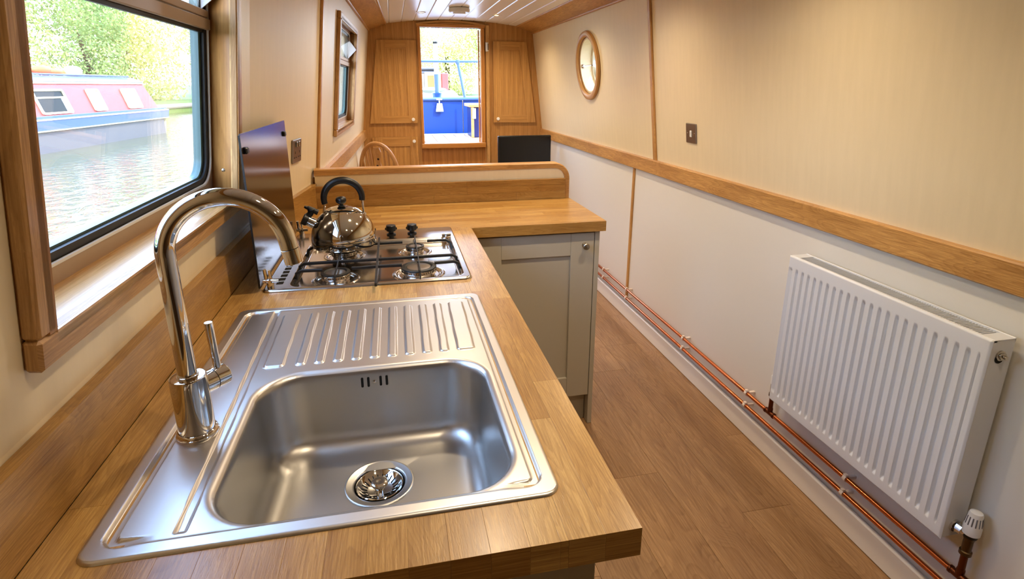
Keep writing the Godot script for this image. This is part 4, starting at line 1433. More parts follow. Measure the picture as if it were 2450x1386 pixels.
# ------------------------------------------------------------------ far bulkhead
func build_far_end():
	var w := thing("wall_far", "oak veneered bulkhead at the far end round the open doorway", "wall", Vector3(0.5, 0, FAR), "", "structure")
	var z = FAR
	var q := Geo.new()
	q.prism([Vector2(-0.40, -0.05), Vector2(0.248, -0.05), Vector2(0.248, 2.0), Vector2(-0.40, 2.0)], z - 0.06, z, 1)
	part(w, "veneer_panel", q.mesh(0), M.veneer)
	q = Geo.new()
	q.prism([Vector2(0.838, -0.05), Vector2(1.50, -0.05), Vector2(1.50, 2.0), Vector2(0.838, 2.0)], z - 0.06, z, 1, Vector2(0.4, 0.3))
	part(w, "veneer_panel", q.mesh(0), M.veneer)
	q = Geo.new()
	q.prism([Vector2(0.248, 1.905), Vector2(0.838, 1.905), Vector2(0.838, 2.03), Vector2(0.248, 2.03)], z - 0.06, z - 0.004, 0)
	part(w, "head_panel", q.mesh(0), M.veneer)
	q = Geo.new()
	q.prism([Vector2(0.248, -0.05), Vector2(0.838, -0.05), Vector2(0.838, 0.862), Vector2(0.248, 0.862)], z - 0.06, z - 0.012, 1, Vector2(0.1, 0.7))
	part(w, "apron_panel", q.mesh(0), M.door_orange)
	# door frame
	var d := thing("door_1", "open oak framed doorway leading out to the bow deck", "doorway", Vector3(0.55, 0.9, FAR), "", "structure")
	bx(d, "jamb", Vector3(0.262, 1.4065, z - 0.02), Vector3(0.026, 0.996, 0.09), M.door_orange, 0.004, 1)
	bx(d, "jamb", Vector3(0.822, 1.4065, z - 0.02), Vector3(0.032, 0.996, 0.09), M.door_orange, 0.004, 1)
	bx(d, "jamb_post", Vector3(0.864, 1.23, z + 0.010), Vector3(0.030, 1.40, 0.045), M.oak_pale, 0.003, 1)
	bx(d, "head", Vector3(0.545, 1.918, z - 0.02), Vector3(0.60, 0.026, 0.09), M.door_orange, 0.004, 0)
	bx(d, "sill", Vector3(0.543, 0.886, z + 0.0), Vector3(0.592, 0.044, 0.10), M.door_orange, 0.004, 0)
	bx(d, "stop_bead", Vector3(0.795, 1.40, z - 0.05), Vector3(0.012, 0.99, 0.02), M.door_orange, 0.002, 1)
	q = Geo.new()
	var lo = []
	for k in 25:
		var x = lerpf(0.243, 0.852, k / 24.0)
		lo.append(Vector3(x, 1.957 - 0.28 * pow(x - 0.545, 2.0) * 1.2, z + 0.012))
	q.tube(lo, 0.011, 10)
	part(d, "arched_bead", q.mesh(50), M.oak)
	q = Geo.new()
	lo = []
	for k in 25:
		var x = lerpf(0.25, 0.845, k / 24.0)
		lo.append(Vector3(x, 1.938 - 0.28 * pow(x - 0.545, 2.0) * 1.2, z + 0.006))
	q.tube(lo, 0.008, 8)
	part(d, "arched_bead", q.mesh(50), M.oak_pale)
	var s := thing("door_sensor", "small white plastic catch on the right post of the doorway", "catch", Vector3(0.852, 1.735, z + 0.04))
	bx(s, "case", Vector3(0.858, 1.748, z + 0.040), Vector3(0.024, 0.078, 0.016), M.plastic, 0.004)
	bx(s, "slot", Vector3(0.866, 1.748, z + 0.0485), Vector3(0.005, 0.055, 0.002), M.hole, 0.0)
	# cupboard doors: outline given as four corners, inner panel as four corners
	cupboard("oak cupboard door with slanted side left of the doorway, the upper one", [Vector2(-0.197, 1.092), Vector2(0.222, 1.092), Vector2(0.236, 1.796), Vector2(-0.098, 1.796)],
		[Vector2(-0.100, 1.158), Vector2(0.144, 1.158), Vector2(0.144, 1.726), Vector2(-0.030, 1.726)], Vector2(0.181, 1.125))
	cupboard("oak cupboard door with slanted side right of the doorway above the screen", [Vector2(0.918, 1.088), Vector2(1.318, 1.084), Vector2(1.223, 1.798), Vector2(0.918, 1.798)],
		[Vector2(0.990, 1.156), Vector2(1.232, 1.153), Vector2(1.160, 1.727), Vector2(0.990, 1.727)], Vector2(0.955, 1.122))
	cupboard("low oak cupboard door left of the doorway behind the chair", [Vector2(-0.19, 0.30), Vector2(0.214, 0.30), Vector2(0.214, 0.972), Vector2(-0.19, 0.972)],
		[Vector2(-0.10, 0.38), Vector2(0.141, 0.38), Vector2(0.141, 0.888), Vector2(-0.10, 0.888)], Vector2(0.179, 0.932))
	# screen
	var tv := thing("television", "black flat screen standing in the far right corner below the cupboard", "television", Vector3(1.087, 0.40, -4.6))
	bx(tv, "case", Vector3(1.087, 0.865, -4.615), Vector3(0.462, 0.292, 0.03), M.black, 0.006)
	bx(tv, "screen", Vector3(1.087, 0.872, -4.5995), Vector3(0.432, 0.252, 0.003), M.screen, 0.0005)
	bx(tv, "neck", Vector3(1.087, 0.68, -4.62), Vector3(0.06, 0.12, 0.02), M.black, 0.003)
	bx(tv, "foot", Vector3(1.087, 0.616, -4.62), Vector3(0.24, 0.012, 0.15), M.black, 0.004)
	var cb := thing("corner_cabinet", "low oak cabinet in the far right corner carrying the black screen", "cabinet", Vector3(1.1, 0, -4.7))
	bx(cb, "body", Vector3(1.10, 0.29, -4.72), Vector3(0.54, 0.58, 0.40), M.veneer, 0.003, 1)
	bx(cb, "top", Vector3(1.10, 0.595, -4.72), Vector3(0.56, 0.03, 0.42), M.oak, 0.004, 0)

func cupboard(label: String, o: Array, i: Array, kn: Vector2):
	var z = FAR + 0.001
	var c := thing("cupboard_door", label, "cupboard", Vector3((o[0].x + o[1].x) / 2, o[0].y, z))
	var t = z + 0.018
	var q := Geo.new()
	q.prism(i, z, z + 0.009, 1, Vector2(o[0].x, 0.2))
	part(c, "panel", q.mesh(0), M.veneer_door)
	var on = func(a: Vector2, b: Vector2, y: float): return Vector2(lerpf(a.x, b.x, (y - a.y) / (b.y - a.y)), y)
	# stiles run the full height, rails sit between them
	for e in [["stile", [o[0], on.call(i[0], i[3], o[0].y), on.call(i[0], i[3], o[3].y), o[3]], 1], ["stile", [on.call(i[1], i[2], o[1].y), o[1], o[2], on.call(i[1], i[2], o[2].y)], 1],
			["rail", [on.call(i[0], i[3], o[0].y), on.call(i[1], i[2], o[1].y), i[1], i[0]], 0], ["rail", [i[3], i[2], on.call(i[1], i[2], o[2].y), on.call(i[0], i[3], o[3].y)], 0]]:
		q = Geo.new()
		q.prism(e[1], z, t if e[2] == 1 else t - 0.0006, e[2], Vector2(e[1][0].x * 3.0, o[0].x))
		part(c, e[0], q.mesh(0), M.veneer_door)
	q = Geo.new()
	q.prism(o, z - 0.0008, z + 0.003, 1)
	part(c, "back_board", q.mesh(0), M.veneer)
	knob(c, Transform3D(Basis(), Vector3(kn.x, kn.y, t)), 0.015, M.white_gloss, 0.03)

func build_chair():
	var c0 = Vector3(-0.028, 0, -4.62)
	var c := thing("windsor_chair", "wheelback wooden chair standing behind the divider at the far left", "chair", c0)
	var b = Basis(Vector3(0, 1, 0), -0.42)
	var o = Transform3D(b, c0)
	var P = func(x, y, z): return o * Vector3(x, y, z)
	# seat
	var q := Geo.new()
	var L = [[], [], [], []]
	for k in 36:
		var a = TAU * k / 36
		var rx = 0.172 * (1.0 + 0.06 * sin(a))
		for l in 4:
			var s = [0.93, 1.0, 1.0, 0.94][l]
			L[l].append(Vector3(cos(a) * rx * s, [0.415, 0.424, 0.437, 0.447][l], sin(a) * 0.2 * s))
	q.loft(L, true, true)
	part(c, "seat", q.mesh(40), M.chair, o)
	for e in [[-1, -1], [1, -1], [-1, 1], [1, 1]]:
		q = Geo.new()
		q.tube([P.call(e[0] * 0.13, 0.42, e[1] * 0.12), P.call(e[0] * 0.145, 0.25, e[1] * 0.15), P.call(e[0] * 0.16, 0.0, e[1] * 0.18)], [0.015, 0.021, 0.012], 12)
		part(c, "leg", q.mesh(50), M.chair)
	q = Geo.new()
	q.tube([P.call(-0.155, 0.2, 0.0), P.call(0.155, 0.2, 0.0)], 0.011, 10)
	part(c, "stretcher", q.mesh(50), M.chair)
	# hoop back leaning away from the seat, towards the viewer
	var hoop = []
	var bend = func(x, y): return Vector3(x, 0.44 + y, 0.165 + y * 0.20 - 0.0)
	for k in 41:
		var a = PI * k / 40.0
		var y = 0.552 * pow(sin(a), 0.62)
		var x = 0.168 * cos(a) * (1.0 + 0.10 * sin(a))
		hoop.append(o * bend.call(x, y))
	q = Geo.new()
	q.tube(hoop, 0.016, 12)
	part(c, "hoop", q.mesh(50), M.chair)
	for x in [-0.128, -0.092, -0.058, 0.058, 0.092, 0.128]:
		var top = 0.55 * pow(sqrt(maxf(0.0, 1.0 - pow(x * 1.05 / 0.176, 2.0))), 0.62)
		q = Geo.new()
		q.tube([o * bend.call(x * 0.75, 0.0), o * bend.call(x * 0.9, top * 0.5), o * bend.call(x, top)], [0.0075, 0.0105, 0.0075], 8)
		part(c, "spindle", q.mesh(50), M.chair)
	# carved splat with pierced holes
	var prof = []
	var n = 40
	for k in n + 1:
		var y = 0.53 * k / n
		prof.append([0.026 + 0.011 * sin(y * 42.0) * (0.4 + y), y])
	var poly = []
	for e in prof: poly.append(Vector2(e[0], e[1]))
	for k in range(n, -1, -1): poly.append(Vector2(-prof[k][0], prof[k][1]))
	var slope = atan(0.20)
	var sx = o * Transform3D(Basis(Vector3(1, 0, 0), slope), Vector3(0, 0.44, 0.165))
	q = Geo.new()
	q.prism(poly, -0.006, 0.006, 1)
	var sp = part(c, "splat", q.mesh(0), M.chair, sx)
	for k in 3:
		q = Geo.new()
		q.lathe([Vector2(0.0085, -0.0072), Vector2(0.0085, 0.0072)], 14, true, true)
		part(sp, "piercing", q.mesh(0), M.gap, sx * Transform3D(Basis(Vector3(1, 0, 0), PI / 2), Vector3([0.0, -0.008, 0.006][k], 0.33 + 0.055 * k, 0)))

func downlight(x: float, z: float, label: String, energy: float):
	var y = ceil_y(x)
	var d := thing("ceiling_light", label, "downlight", Vector3(x, y, z), "round ceiling downlights")
	var q := Geo.new()
	q.lathe([Vector2(0.025, 0.0), Vector2(0.036, -0.0035), Vector2(0.041, -0.002), Vector2(0.042, 0.001)], 32)
	part(d, "bezel", q.mesh(50), M.alu_white, Transform3D(Basis(), Vector3(x, y, z)))
	q = Geo.new()
	q.lathe([Vector2(0.0005, -0.0006), Vector2(0.025, -0.0006)], 24)
	part(d, "lamp_lens", q.mesh(0), M.lens, Transform3D(Basis(), Vector3(x, y, z)))
	var l := SpotLight3D.new()
	l.name = "lamp_beam"
	l.light_color = LAMP
	l.light_energy = energy
	l.light_size = 0.03
	l.spot_angle = 72.0
	l.spot_angle_attenuation = 0.9
	l.spot_range = 12.0
	l.spot_attenuation = 2.0
	l.shadow_enabled = true
	d.add_child(l)
	l.position = Vector3(0, -0.012, 0)
	l.rotation = Vector3(-PI / 2, 0, 0)

func build_lamps():
	downlight(0.255, -4.60, "small round ceiling downlight left of the round vent", LAMP_E)
	downlight(0.868, -4.66, "small round ceiling downlight right of the round vent", LAMP_E)
	for z in [-3.55, -2.5, -1.45, -0.4]:
		for x in [0.255, 0.868]:
			downlight(x, z, "small round ceiling downlight further back in the boat, out of the picture", LAMP_E * (0.55 if z > -1.0 else 1.0))
	var v := thing("ceiling_vent", "round flat white vent dish in the middle of the boarded ceiling", "vent", Vector3(0.527, 1.96, -4.37))
	var q := Geo.new()
	q.lathe([Vector2(0.0005, -0.043), Vector2(0.040, -0.043), Vector2(0.046, -0.040), Vector2(0.046, -0.030)], 40)
	part(v, "centre_dish", q.mesh(40), M.white_gloss, Transform3D(Basis(), Vector3(0.527, 1.966, -4.37)))
	q = Geo.new()
	q.lathe([Vector2(0.044, -0.030), Vector2(0.070, -0.031), Vector2(0.078, -0.024), Vector2(0.078, -0.006), Vector2(0.072, 0.0)], 48)
	part(v, "outer_ring", q.mesh(40), M.alu_white, Transform3D(Basis(), Vector3(0.527, 1.966, -4.37)))

# ------------------------------------------------------------------ outside
func build_outside():
	var wy = 0.40
	var wt := thing("canal_water", "rippled greenish canal water outside the big window", "water", Vector3(0, wy, 0), "", "stuff")
	var q := Geo.new()
	for r in [[-70.0, -0.62, -80.0, 30.0], [1.60, 30.0, -80.0, 30.0], [-0.62, 1.60, -80.0, -7.6], [-0.62, 1.60, 3.6, 30.0]]:
		q.quad(Vector3(r[0], wy, r[3]), Vector3(r[1], wy, r[3]), Vector3(r[1], wy, r[2]), Vector3(r[0], wy, r[2]))
	part(wt, "surface", q.mesh(0), M.water)
	# own boat: bow deck in front of the doorway
	var dk := thing("bow_deck", "pale plank deck outside the doorway with a blue bow bulwark", "deck", Vector3(0.55, 0.4, -6.0))
	for k in 12:
		bx(dk, "plank", Vector3(-0.13 + 0.125 * k, 0.861, -5.88), Vector3(0.118, 0.024, 1.24), M.deck, 0.003, 2, Vector2(k * 0.37, k * 0.21))
	bx(dk, "under_deck", Vector3(0.56, 0.60, -5.90), Vector3(1.66, 0.48, 1.32), M.bow_blue_dark, 0.01)
	# bulwark curving forward to the stem
	q = Geo.new()
	var top = []
	var bot = []
	for k in 21:
		var s = -1.0 + 2.0 * k / 20.0
		var x = 0.62 + 0.95 * s
		var z = -6.52 - 0.35 * (1.0 - s * s)
		top.append(Vector3(x, 1.262 + 0.015 * s * s, z))
		bot.append(Vector3(x, 0.45, z))
	for k in 20:
		var o = [bot[k], bot[k + 1], bot[k + 1] + Vector3(0, 0, -0.02), bot[k] + Vector3(0, 0, -0.02), top[k], top[k + 1], top[k + 1] + Vector3(0, 0, -0.02), top[k] + Vector3(0, 0, -0.02)]
		q.hexa(o)
	part(dk, "bulwark", q.mesh(40), M.bow_blue)
	q = Geo.new()
	q.tube(top, 0.024, 10)
	part(dk, "top_rail", q.mesh(50), M.boat_blue)
	q = Geo.new()
	for k in 20:
		q.hexa([top[k] + Vector3(0, -0.02, -0.02), top[k + 1] + Vector3(0, -0.02, -0.02), top[k + 1] + Vector3(0, -0.01, -1.0), top[k] + Vector3(0, -0.01, -1.0), top[k] + Vector3(0, 0.012, -0.02), top[k + 1] + Vector3(0, 0.012, -0.02), top[k + 1] + Vector3(0, 0.02, -1.0), top[k] + Vector3(0, 0.02, -1.0)])
	part(dk, "fore_deck", q.mesh(0), M.white_gloss)
	bx(dk, "seam_rod", Vector3(0.835, 1.06, -6.80), Vector3(0.010, 0.38, 0.012), M.nickel, 0.002)
	bx(dk, "edge_strip", Vector3(0.60, 0.878, -6.50), Vector3(1.7, 0.012, 0.03), M.white_gloss, 0.002)
	# mast post on a collar
	var ms := thing("bow_post", "slim white post with black cap on the blue bow", "post", Vector3(0.545, 1.27, -6.96))
	var mx = Transform3D(Basis(), Vector3(0.545, 0, -6.96))
	q = Geo.new()
	q.lathe([Vector2(0.026, 1.42), Vector2(0.026, 1.90)], 16, true, true)
	part(ms, "pole", q.mesh(40), M.white_gloss, mx)
	q = Geo.new()
	q.lathe([Vector2(0.026, 1.30), Vector2(0.028, 1.55), Vector2(0.022, 1.56)], 16, true, true)
	part(ms, "sleeve", q.mesh(40), M.boat_blue, mx)
	q = Geo.new()
	q.lathe([Vector2(0.028, 1.895), Vector2(0.030, 1.92), Vector2(0.0005, 1.925)], 16, true, true)
	part(ms, "cap", q.mesh(40), M.black, mx)
	q = Geo.new()
	q.lathe([Vector2(0.050, 1.27), Vector2(0.056, 1.30), Vector2(0.062, 1.335), Vector2(0.030, 1.345)], 20, true, true)
	part(ms, "collar", q.mesh(40), M.bow_blue, mx)
	# handrail frame
	var hr := thing("bow_handrail", "thin blue handrail frame standing over the bow", "handrail", Vector3(0.7, 1.27, -6.9))
	q = Geo.new()
	q.tube([Vector3(-0.1, 1.694, -6.9), Vector3(1.5, 1.700, -6.9)], 0.014, 10)
	part(hr, "rail", q.mesh(50), M.boat_blue)
	q = Geo.new()
	q.tube([Vector3(0.80, 1.685, -6.9), Vector3(0.872, 1.27, -6.85)], 0.017, 10)
	part(hr, "brace", q.mesh(50), M.boat_blue)
	q = Geo.new()
	q.lathe([Vector2(0.022, 1.665), Vector2(0.026, 1.69), Vector2(0.022, 1.715)], 12, true, true)
	part(hr, "joint", q.mesh(50), M.boat_blue, Transform3D(Basis(), Vector3(0.80, 0, -6.9)))
	for x in [-0.1, 1.5]:
		q = Geo.new()
		q.tube([Vector3(x, 1.70, -6.9), Vector3(x, 1.27, -6.85)], 0.014, 10)
		part(hr, "upright", q.mesh(50), M.boat_blue)
	# padlock-like tag hung on the bulwark
	var tg := thing("hanging_tag", "white tag hanging on the blue bow bulwark", "tag", Vector3(0.56, 1.22, -6.83))
	q = Geo.new()
	q.prism([Vector2(0.515, 1.12), Vector2(0.605, 1.12), Vector2(0.590, 1.215), Vector2(0.530, 1.215)], -6.845, -6.83)
	part(tg, "plate", q.mesh(0), M.white_gloss)
	bx(tg, "strap", Vector3(0.558, 1.238, -6.835), Vector3(0.012, 0.06, 0.008), M.alu_white, 0.002)
	bx(tg, "bracket", Vector3(0.558, 1.262, -6.835), Vector3(0.07, 0.016, 0.02), M.alu_white, 0.003)
	# side locker by the door
	var lk := thing("deck_locker", "dark blue deck locker with timber lid edge outside the doorway", "locker", Vector3(0.95, 0.87, -6.3))
	bx(lk, "body", Vector3(0.975, 1.035, -6.25), Vector3(0.27, 0.32, 0.40), M.bow_blue_dark, 0.006)
	bx(lk, "lid", Vector3(0.965, 1.212, -6.25), Vector3(0.31, 0.032, 0.44), M.oak_pale, 0.004)
	bx(lk, "corner_post", Vector3(0.845, 1.035, -6.045), Vector3(0.030, 0.32, 0.02), M.oak_pale, 0.003)
	bx(lk, "latch", Vector3(0.862, 1.13, -6.032), Vector3(0.036, 0.11, 0.012), M.alu_white, 0.003)
	# boat moored ahead
	var mb := thing("moored_boat", "far moored boat with dark cabin and red end seen through the doorway", "boat", Vector3(0.5, 0.4, -13))
	bx(mb, "hull", Vector3(0.4, 0.85, -15.0), Vector3(2.0, 0.95, 6.0), M.grey_cloth, 0.1)
	bx(mb, "cabin", Vector3(0.30, 1.50, -14.6), Vector3(1.5, 0.55, 3.0), M.boat_hull, 0.04)
	bx(mb, "cabin_front", Vector3(0.29, 1.50, -13.09), Vector3(1.34, 0.40, 0.03), M.plate, 0.02)
	bx(mb, "roof", Vector3(0.30, 1.80, -14.6), Vector3(1.6, 0.06, 3.1), M.boat_hull, 0.02)
	bx(mb, "end_board", Vector3(1.20, 1.45, -13.0), Vector3(0.16, 0.50, 0.1), M.boat_red, 0.02)
	bx(mb, "frame", Vector3(0.93, 1.52, -12.95), Vector3(0.36, 0.40, 0.05), M.boat_cream, 0.01)
	bx(mb, "window", Vector3(0.93, 1.52, -12.915), Vector3(0.24, 0.26, 0.02), M.orange, 0.005)
	q = Geo.new()
	var rr := RandomNumberGenerator.new()
	rr.seed = 3
	for k in 9:
		var c = Vector3(rr.randf_range(-0.7, 0.9), 1.30 + rr.randf() * 0.05, -11.9 + rr.randf() * 0.5)
		var pr = []
		for j in 7: pr.append(Vector2(0.24 * sin(PI * j / 6.0) + 0.001, 0.05 * (1 - cos(PI * j / 6.0)) - 0.03))
		q.lathe(pr, 10, false, false, c)
	part(mb, "folded_cover", q.mesh(60), M.grey_cloth)
	build_red_boat(wy)
	# banks and trees
	var bk := thing("far_bank", "grassy canal bank beyond the red boat", "bank", Vector3(-14, 0, -20), "", "structure")
	q = Geo.new()
	var e = [Vector2(-9.4, 30), Vector2(-9.2, -12), Vector2(-8.9, -22), Vector2(-7.0, -34), Vector2(2.0, -36), Vector2(30, -36)]
	for k in e.size() - 1:
		var a = e[k]
		var b = e[k + 1]
		var na = Vector2(-60, a.y - 10) if k < 3 else Vector2(a.x, -90)
		var nb = Vector2(-60, b.y - 10) if k + 1 < 3 else Vector2(b.x, -90)
		if k == 2: nb = Vector2(-60, -90)
		if k == 3: na = Vector2(-60, -90)
		q.hexa([Vector3(a.x, 0.0, a.y), Vector3(b.x, 0.0, b.y), Vector3(nb.x, 0.0, nb.y), Vector3(na.x, 0.0, na.y), Vector3(a.x, 0.72, a.y), Vector3(b.x, 0.72, b.y), Vector3(nb.x, 1.6, nb.y), Vector3(na.x, 1.6, na.y)])
	part(bk, "turf", q.mesh(0), M.grass)
	q = Geo.new()
	for k in e.size() - 1:
		q.tube([Vector3(e[k].x, 0.66, e[k].y), Vector3(e[k + 1].x, 0.66, e[k + 1].y)], 0.09, 8)
	part(bk, "edging", q.mesh(40), M.bank)
	var rng := RandomNumberGenerator.new()
	rng.seed = 21
	var crowns = []
	for k in 4: crowns.append(crown_mesh(100 + k))
	var spots = [[-14.5, -3.5, 8, 0], [-12.8, -9.0, 5.5, 2], [-15.0, -13.5, 9.5, 1], [-12.2, -16.5, 5.0, 3], [-13.4, -21.5, 7.5, 0], [-11.6, -25.5, 6.0, 2], [-12.5, -31.0, 8.5, 3], [-8.5, -38.0, 8.5, 1], [-4.0, -41.0, 7.5, 3],
		[0.5, -39.0, 7.0, 1], [4.0, -42.0, 8.0, 3], [8.0, -40.0, 7.0, 0], [-24.5, -27.0, 13, 1], [-25, -7, 13, 3], [2.2, -38.5, 3.0, 3]]
	var words = ["yellow green bushy tree", "pale olive tree", "darker green shrubby tree", "light straw green tree"]
	var at = ["behind the near end of the red boat", "low behind the red boat's first window", "tall behind the red boat's roof bundle", "low on the bank past the roof bundle", "behind the bow of the red boat", "low on the bank beyond the bow", "at the far right of the big window view",
		"at the canal bend", "far left in the doorway view", "left of middle in the doorway view", "right of middle in the doorway view", "far right in the doorway view", "tall at the back of the bank near the bow", "tall at the back behind the nearest tree", "short and round in the middle of the doorway view"]
	for k in spots.size():
		var s = spots[k]
		var t := thing("tree", words[s[3]] + " " + at[k], "tree", Vector3(s[0], 0.9, s[1]), "trees on the far bank")
		q = Geo.new()
		q.tube([Vector3(s[0], 0.6, s[1]), Vector3(s[0] + 0.1, 0.9 + s[2] * 0.22, s[1]), Vector3(s[0], 0.9 + s[2] * 0.42, s[1] + 0.1)], [s[2] * 0.03, s[2] * 0.022, s[2] * 0.008], 8)
		part(t, "trunk", q.mesh(60), M.bark)
		var sc = s[2]
		var cr = part(t, "foliage", crowns[k % 4], M.leaves[s[3]], Transform3D(Basis(Vector3(0, 1, 0), rng.randf() * TAU).scaled(Vector3(sc * 0.95, sc, sc * 0.95)), Vector3(s[0], 0.9 + sc * 0.5, s[1])))
		cr.set_meta("kind", "stuff")

# a crown one unit high: leaf sprays scattered over a handful of lumps
func crown_mesh(seed_: int) -> ArrayMesh:
	var rng := RandomNumberGenerator.new()
	rng.seed = seed_
	var lumps = []
	for k in 11:
		var a = rng.randf() * TAU
		var h = rng.randf_range(-0.45, 0.36)
		var r = rng.randf_range(0.05, 0.34) * (1.0 - absf(h) * 0.7)
		lumps.append([Vector3(cos(a) * r, h, sin(a) * r), rng.randf_range(0.14, 0.24)])
	lumps.append([Vector3(0, 0, 0), 0.32])
	lumps.append([Vector3(0, -0.3, 0), 0.30])
	var pos := PackedVector3Array()
	var nor := PackedVector3Array()
	var uv := PackedVector2Array()
	for k in 15000:
		var l = lumps[rng.randi() % lumps.size()]
		var d = Vector3(rng.randfn(), rng.randfn(), rng.randfn()).normalized()
		var c = l[0] + d * l[1] * (1.0 - 0.35 * pow(rng.randf(), 2.0))
		var n = (d + Vector3(rng.randfn(), rng.randfn() + 0.5, rng.randfn()) * 0.55).normalized()
		var t = n.cross(Vector3(rng.randfn(), rng.randfn(), rng.randfn())).normalized()
		var b = n.cross(t)
		var s = rng.randf_range(0.006, 0.014)
		var q = [c - t * s, c + b * s * 0.55, c + t * s * 1.1, c - b * s * 0.55]
		for i in [0, 1, 2, 0, 2, 3]:
			pos.append(q[i]); nor.append(n); uv.append(Vector2.ZERO)
	var g := Geo.new()
	return g.arr(pos, nor, uv)

func build_red_boat(wy: float):
	# s along the boat away from the viewer, x to its right, y up
	var a = Vector3(-5.346, 0, -9.745)
	var d = Vector3(0.0709, 0, -0.9975)
	var side = Vector3(0.9975, 0, 0.0709)
	var xf = Transform3D(Basis(side, Vector3(0, 1, 0), -d), a)   # local z = -s
	var b := thing("narrowboat", "red and blue narrowboat moored across the canal outside the window", "boat", a + Vector3(-1, wy, 0))
	var w = 2.05
	var q := Geo.new()
	q.box(Vector3(-w / 2, 0.56, 1.0), Vector3(w, 0.36, 10.6), 0.02)
	part(b, "hull_bottom", q.mesh(0), M.boat_hull, xf)
	q = Geo.new()
	q.hexa([Vector3(-w - 0.03, 0.735, 6.5), Vector3(0.03, 0.735, 6.5), Vector3(0.03, 0.735, -4.45), Vector3(-w - 0.03, 0.735, -4.45), Vector3(-w - 0.03, 0.885, 6.5), Vector3(0.03, 0.885, 6.5), Vector3(0.03, 0.91, -4.55), Vector3(-w - 0.03, 0.91, -4.55)])
	part(b, "blue_side", q.mesh(0), M.boat_blue, xf)
	bx(b, "rubbing_strake", Vector3(0.032, 0.735, 1.0), Vector3(0.03, 0.02, 10.9), M.boat_cream, 0.004, 2, Vector2.ZERO, xf)
	bx(b, "gunwale_line", Vector3(0.018, 0.905, 1.0), Vector3(0.05, 0.024, 11.0), M.boat_cream, 0.004, 2, Vector2.ZERO, xf)
	bx(b, "gunwale_band", Vector3(-0.03, 0.935, 1.0), Vector3(0.06, 0.045, 11.0), M.boat_blue, 0.004, 2, Vector2.ZERO, xf)
	# cabin leans in; the far end slopes
	q = Geo.new()
	var l = 0.16
	q.hexa([Vector3(-w + 0.1, 0.93, 6.3), Vector3(-0.1, 0.93, 6.3), Vector3(-0.1, 0.93, -4.37), Vector3(-w + 0.1, 0.93, -4.37), Vector3(-w + 0.1 + l, 1.46, 6.3), Vector3(-0.1 - l, 1.46, 6.3), Vector3(-0.1 - l, 1.46, -4.15), Vector3(-w + 0.1 + l, 1.46, -4.15)])
	part(b, "red_cabin", q.mesh(0), M.boat_red, xf)
	q = Geo.new()
	q.hexa([Vector3(-w + 0.24, 1.455, 6.3), Vector3(-0.235, 1.455, 6.3), Vector3(-0.235, 1.455, -4.17), Vector3(-w + 0.24, 1.455, -4.17), Vector3(-w + 0.25, 1.495, 6.3), Vector3(-0.25, 1.495, 6.3), Vector3(-0.25, 1.495, -4.15), Vector3(-w + 0.25, 1.495, -4.15)])
	part(b, "cream_line", q.mesh(0), M.boat_cream, xf)
	q = Geo.new()
	q.hexa([Vector3(-w + 0.24, 1.495, 6.35), Vector3(-0.235, 1.495, 6.35), Vector3(-0.235, 1.495, -4.15), Vector3(-w + 0.24, 1.495, -4.15), Vector3(-w + 0.5, 1.60, 6.35), Vector3(-0.42, 1.59, 6.35), Vector3(-0.42, 1.59, -4.05), Vector3(-w + 0.5, 1.60, -4.05)])
	part(b, "roof", q.mesh(0), M.boat_roof, xf)
	bx(b, "roof_rail", Vector3(-0.40, 1.610, 1.0), Vector3(0.03, 0.025, 9.8), M.boat_blue, 0.006, 2, Vector2.ZERO, xf)
	# windows, each a frame with panes, on the leaning side
	var lean = atan2(0.16, 0.53)
	for r in [[0.52, 1.30, true], [1.95, 2.34, false], [3.12, 3.68, false], [-1.2, -0.4, true]]:
		var c = (r[0] + r[1]) / 2
		var wd = r[1] - r[0]
		var wx = xf * Transform3D(Basis(Vector3(0, 0, 1), lean), Vector3(-0.155, 1.17, -c))
		q = Geo.new()
		var ww = wd - 0.07
		q.ring(rrect(-wd / 2, wd / 2, -0.205, 0.205, 0.04, 4), rrect(-ww / 2, ww / 2, -0.172, 0.172, 0.03, 4), 0.0, 0.025)
		var tx = wx * Transform3D(Basis(Vector3(0, 0, -1), Vector3(0, 1, 0), Vector3(1, 0, 0)), Vector3(-0.013, 0, 0))
		var fr = part(b, "window", q.mesh(30), M.boat_cream, tx)
		if r[2]:
			bx(fr, "pane", Vector3(-0.05, -0.055, 0.004), Vector3(ww - 0.1, 0.22, 0.008), M.boat_window, 0.001, 0, Vector2.ZERO, tx)
			bx(fr, "pane", Vector3(0, 0.125, 0.004), Vector3(ww, 0.09, 0.008), M.boat_window, 0.001, 0, Vector2.ZERO, tx)
			bx(fr, "bar", Vector3(0, 0.067, 0.012), Vector3(ww, 0.028, 0.02), M.boat_cream, 0.002, 0, Vector2.ZERO, tx)
			bx(fr, "curtain", Vector3(ww / 2 - 0.05, -0.055, 0.004), Vector3(0.1, 0.22, 0.008), M.white_gloss, 0.001, 0, Vector2.ZERO, tx)
		else:
			bx(fr, "blind", Vector3(0, 0, 0.004), Vector3(ww, 0.345, 0.008), M.boat_cream, 0.001, 0, Vector2.ZERO, tx)
	# bow: short raised end past the cabin
	q = Geo.new()
	q.hexa([Vector3(-w, 0.42, -4.3), Vector3(0, 0.42, -4.3), Vector3(-w * 0.25, 0.42, -5.0), Vector3(-w * 0.75, 0.42, -5.0), Vector3(-w, 0.93, -4.4), Vector3(0.02, 0.93, -4.4), Vector3(-w * 0.3, 1.0, -5.3), Vector3(-w * 0.7, 1.0, -5.3)])
	part(b, "bow", q.mesh(0), M.boat_cream, xf)
	# bundle on the roof
	var rb := thing("roof_bundle", "orange and white bundle lying on the roof of the red boat", "bundle", xf * Vector3(-0.9, 1.60, -2.0))
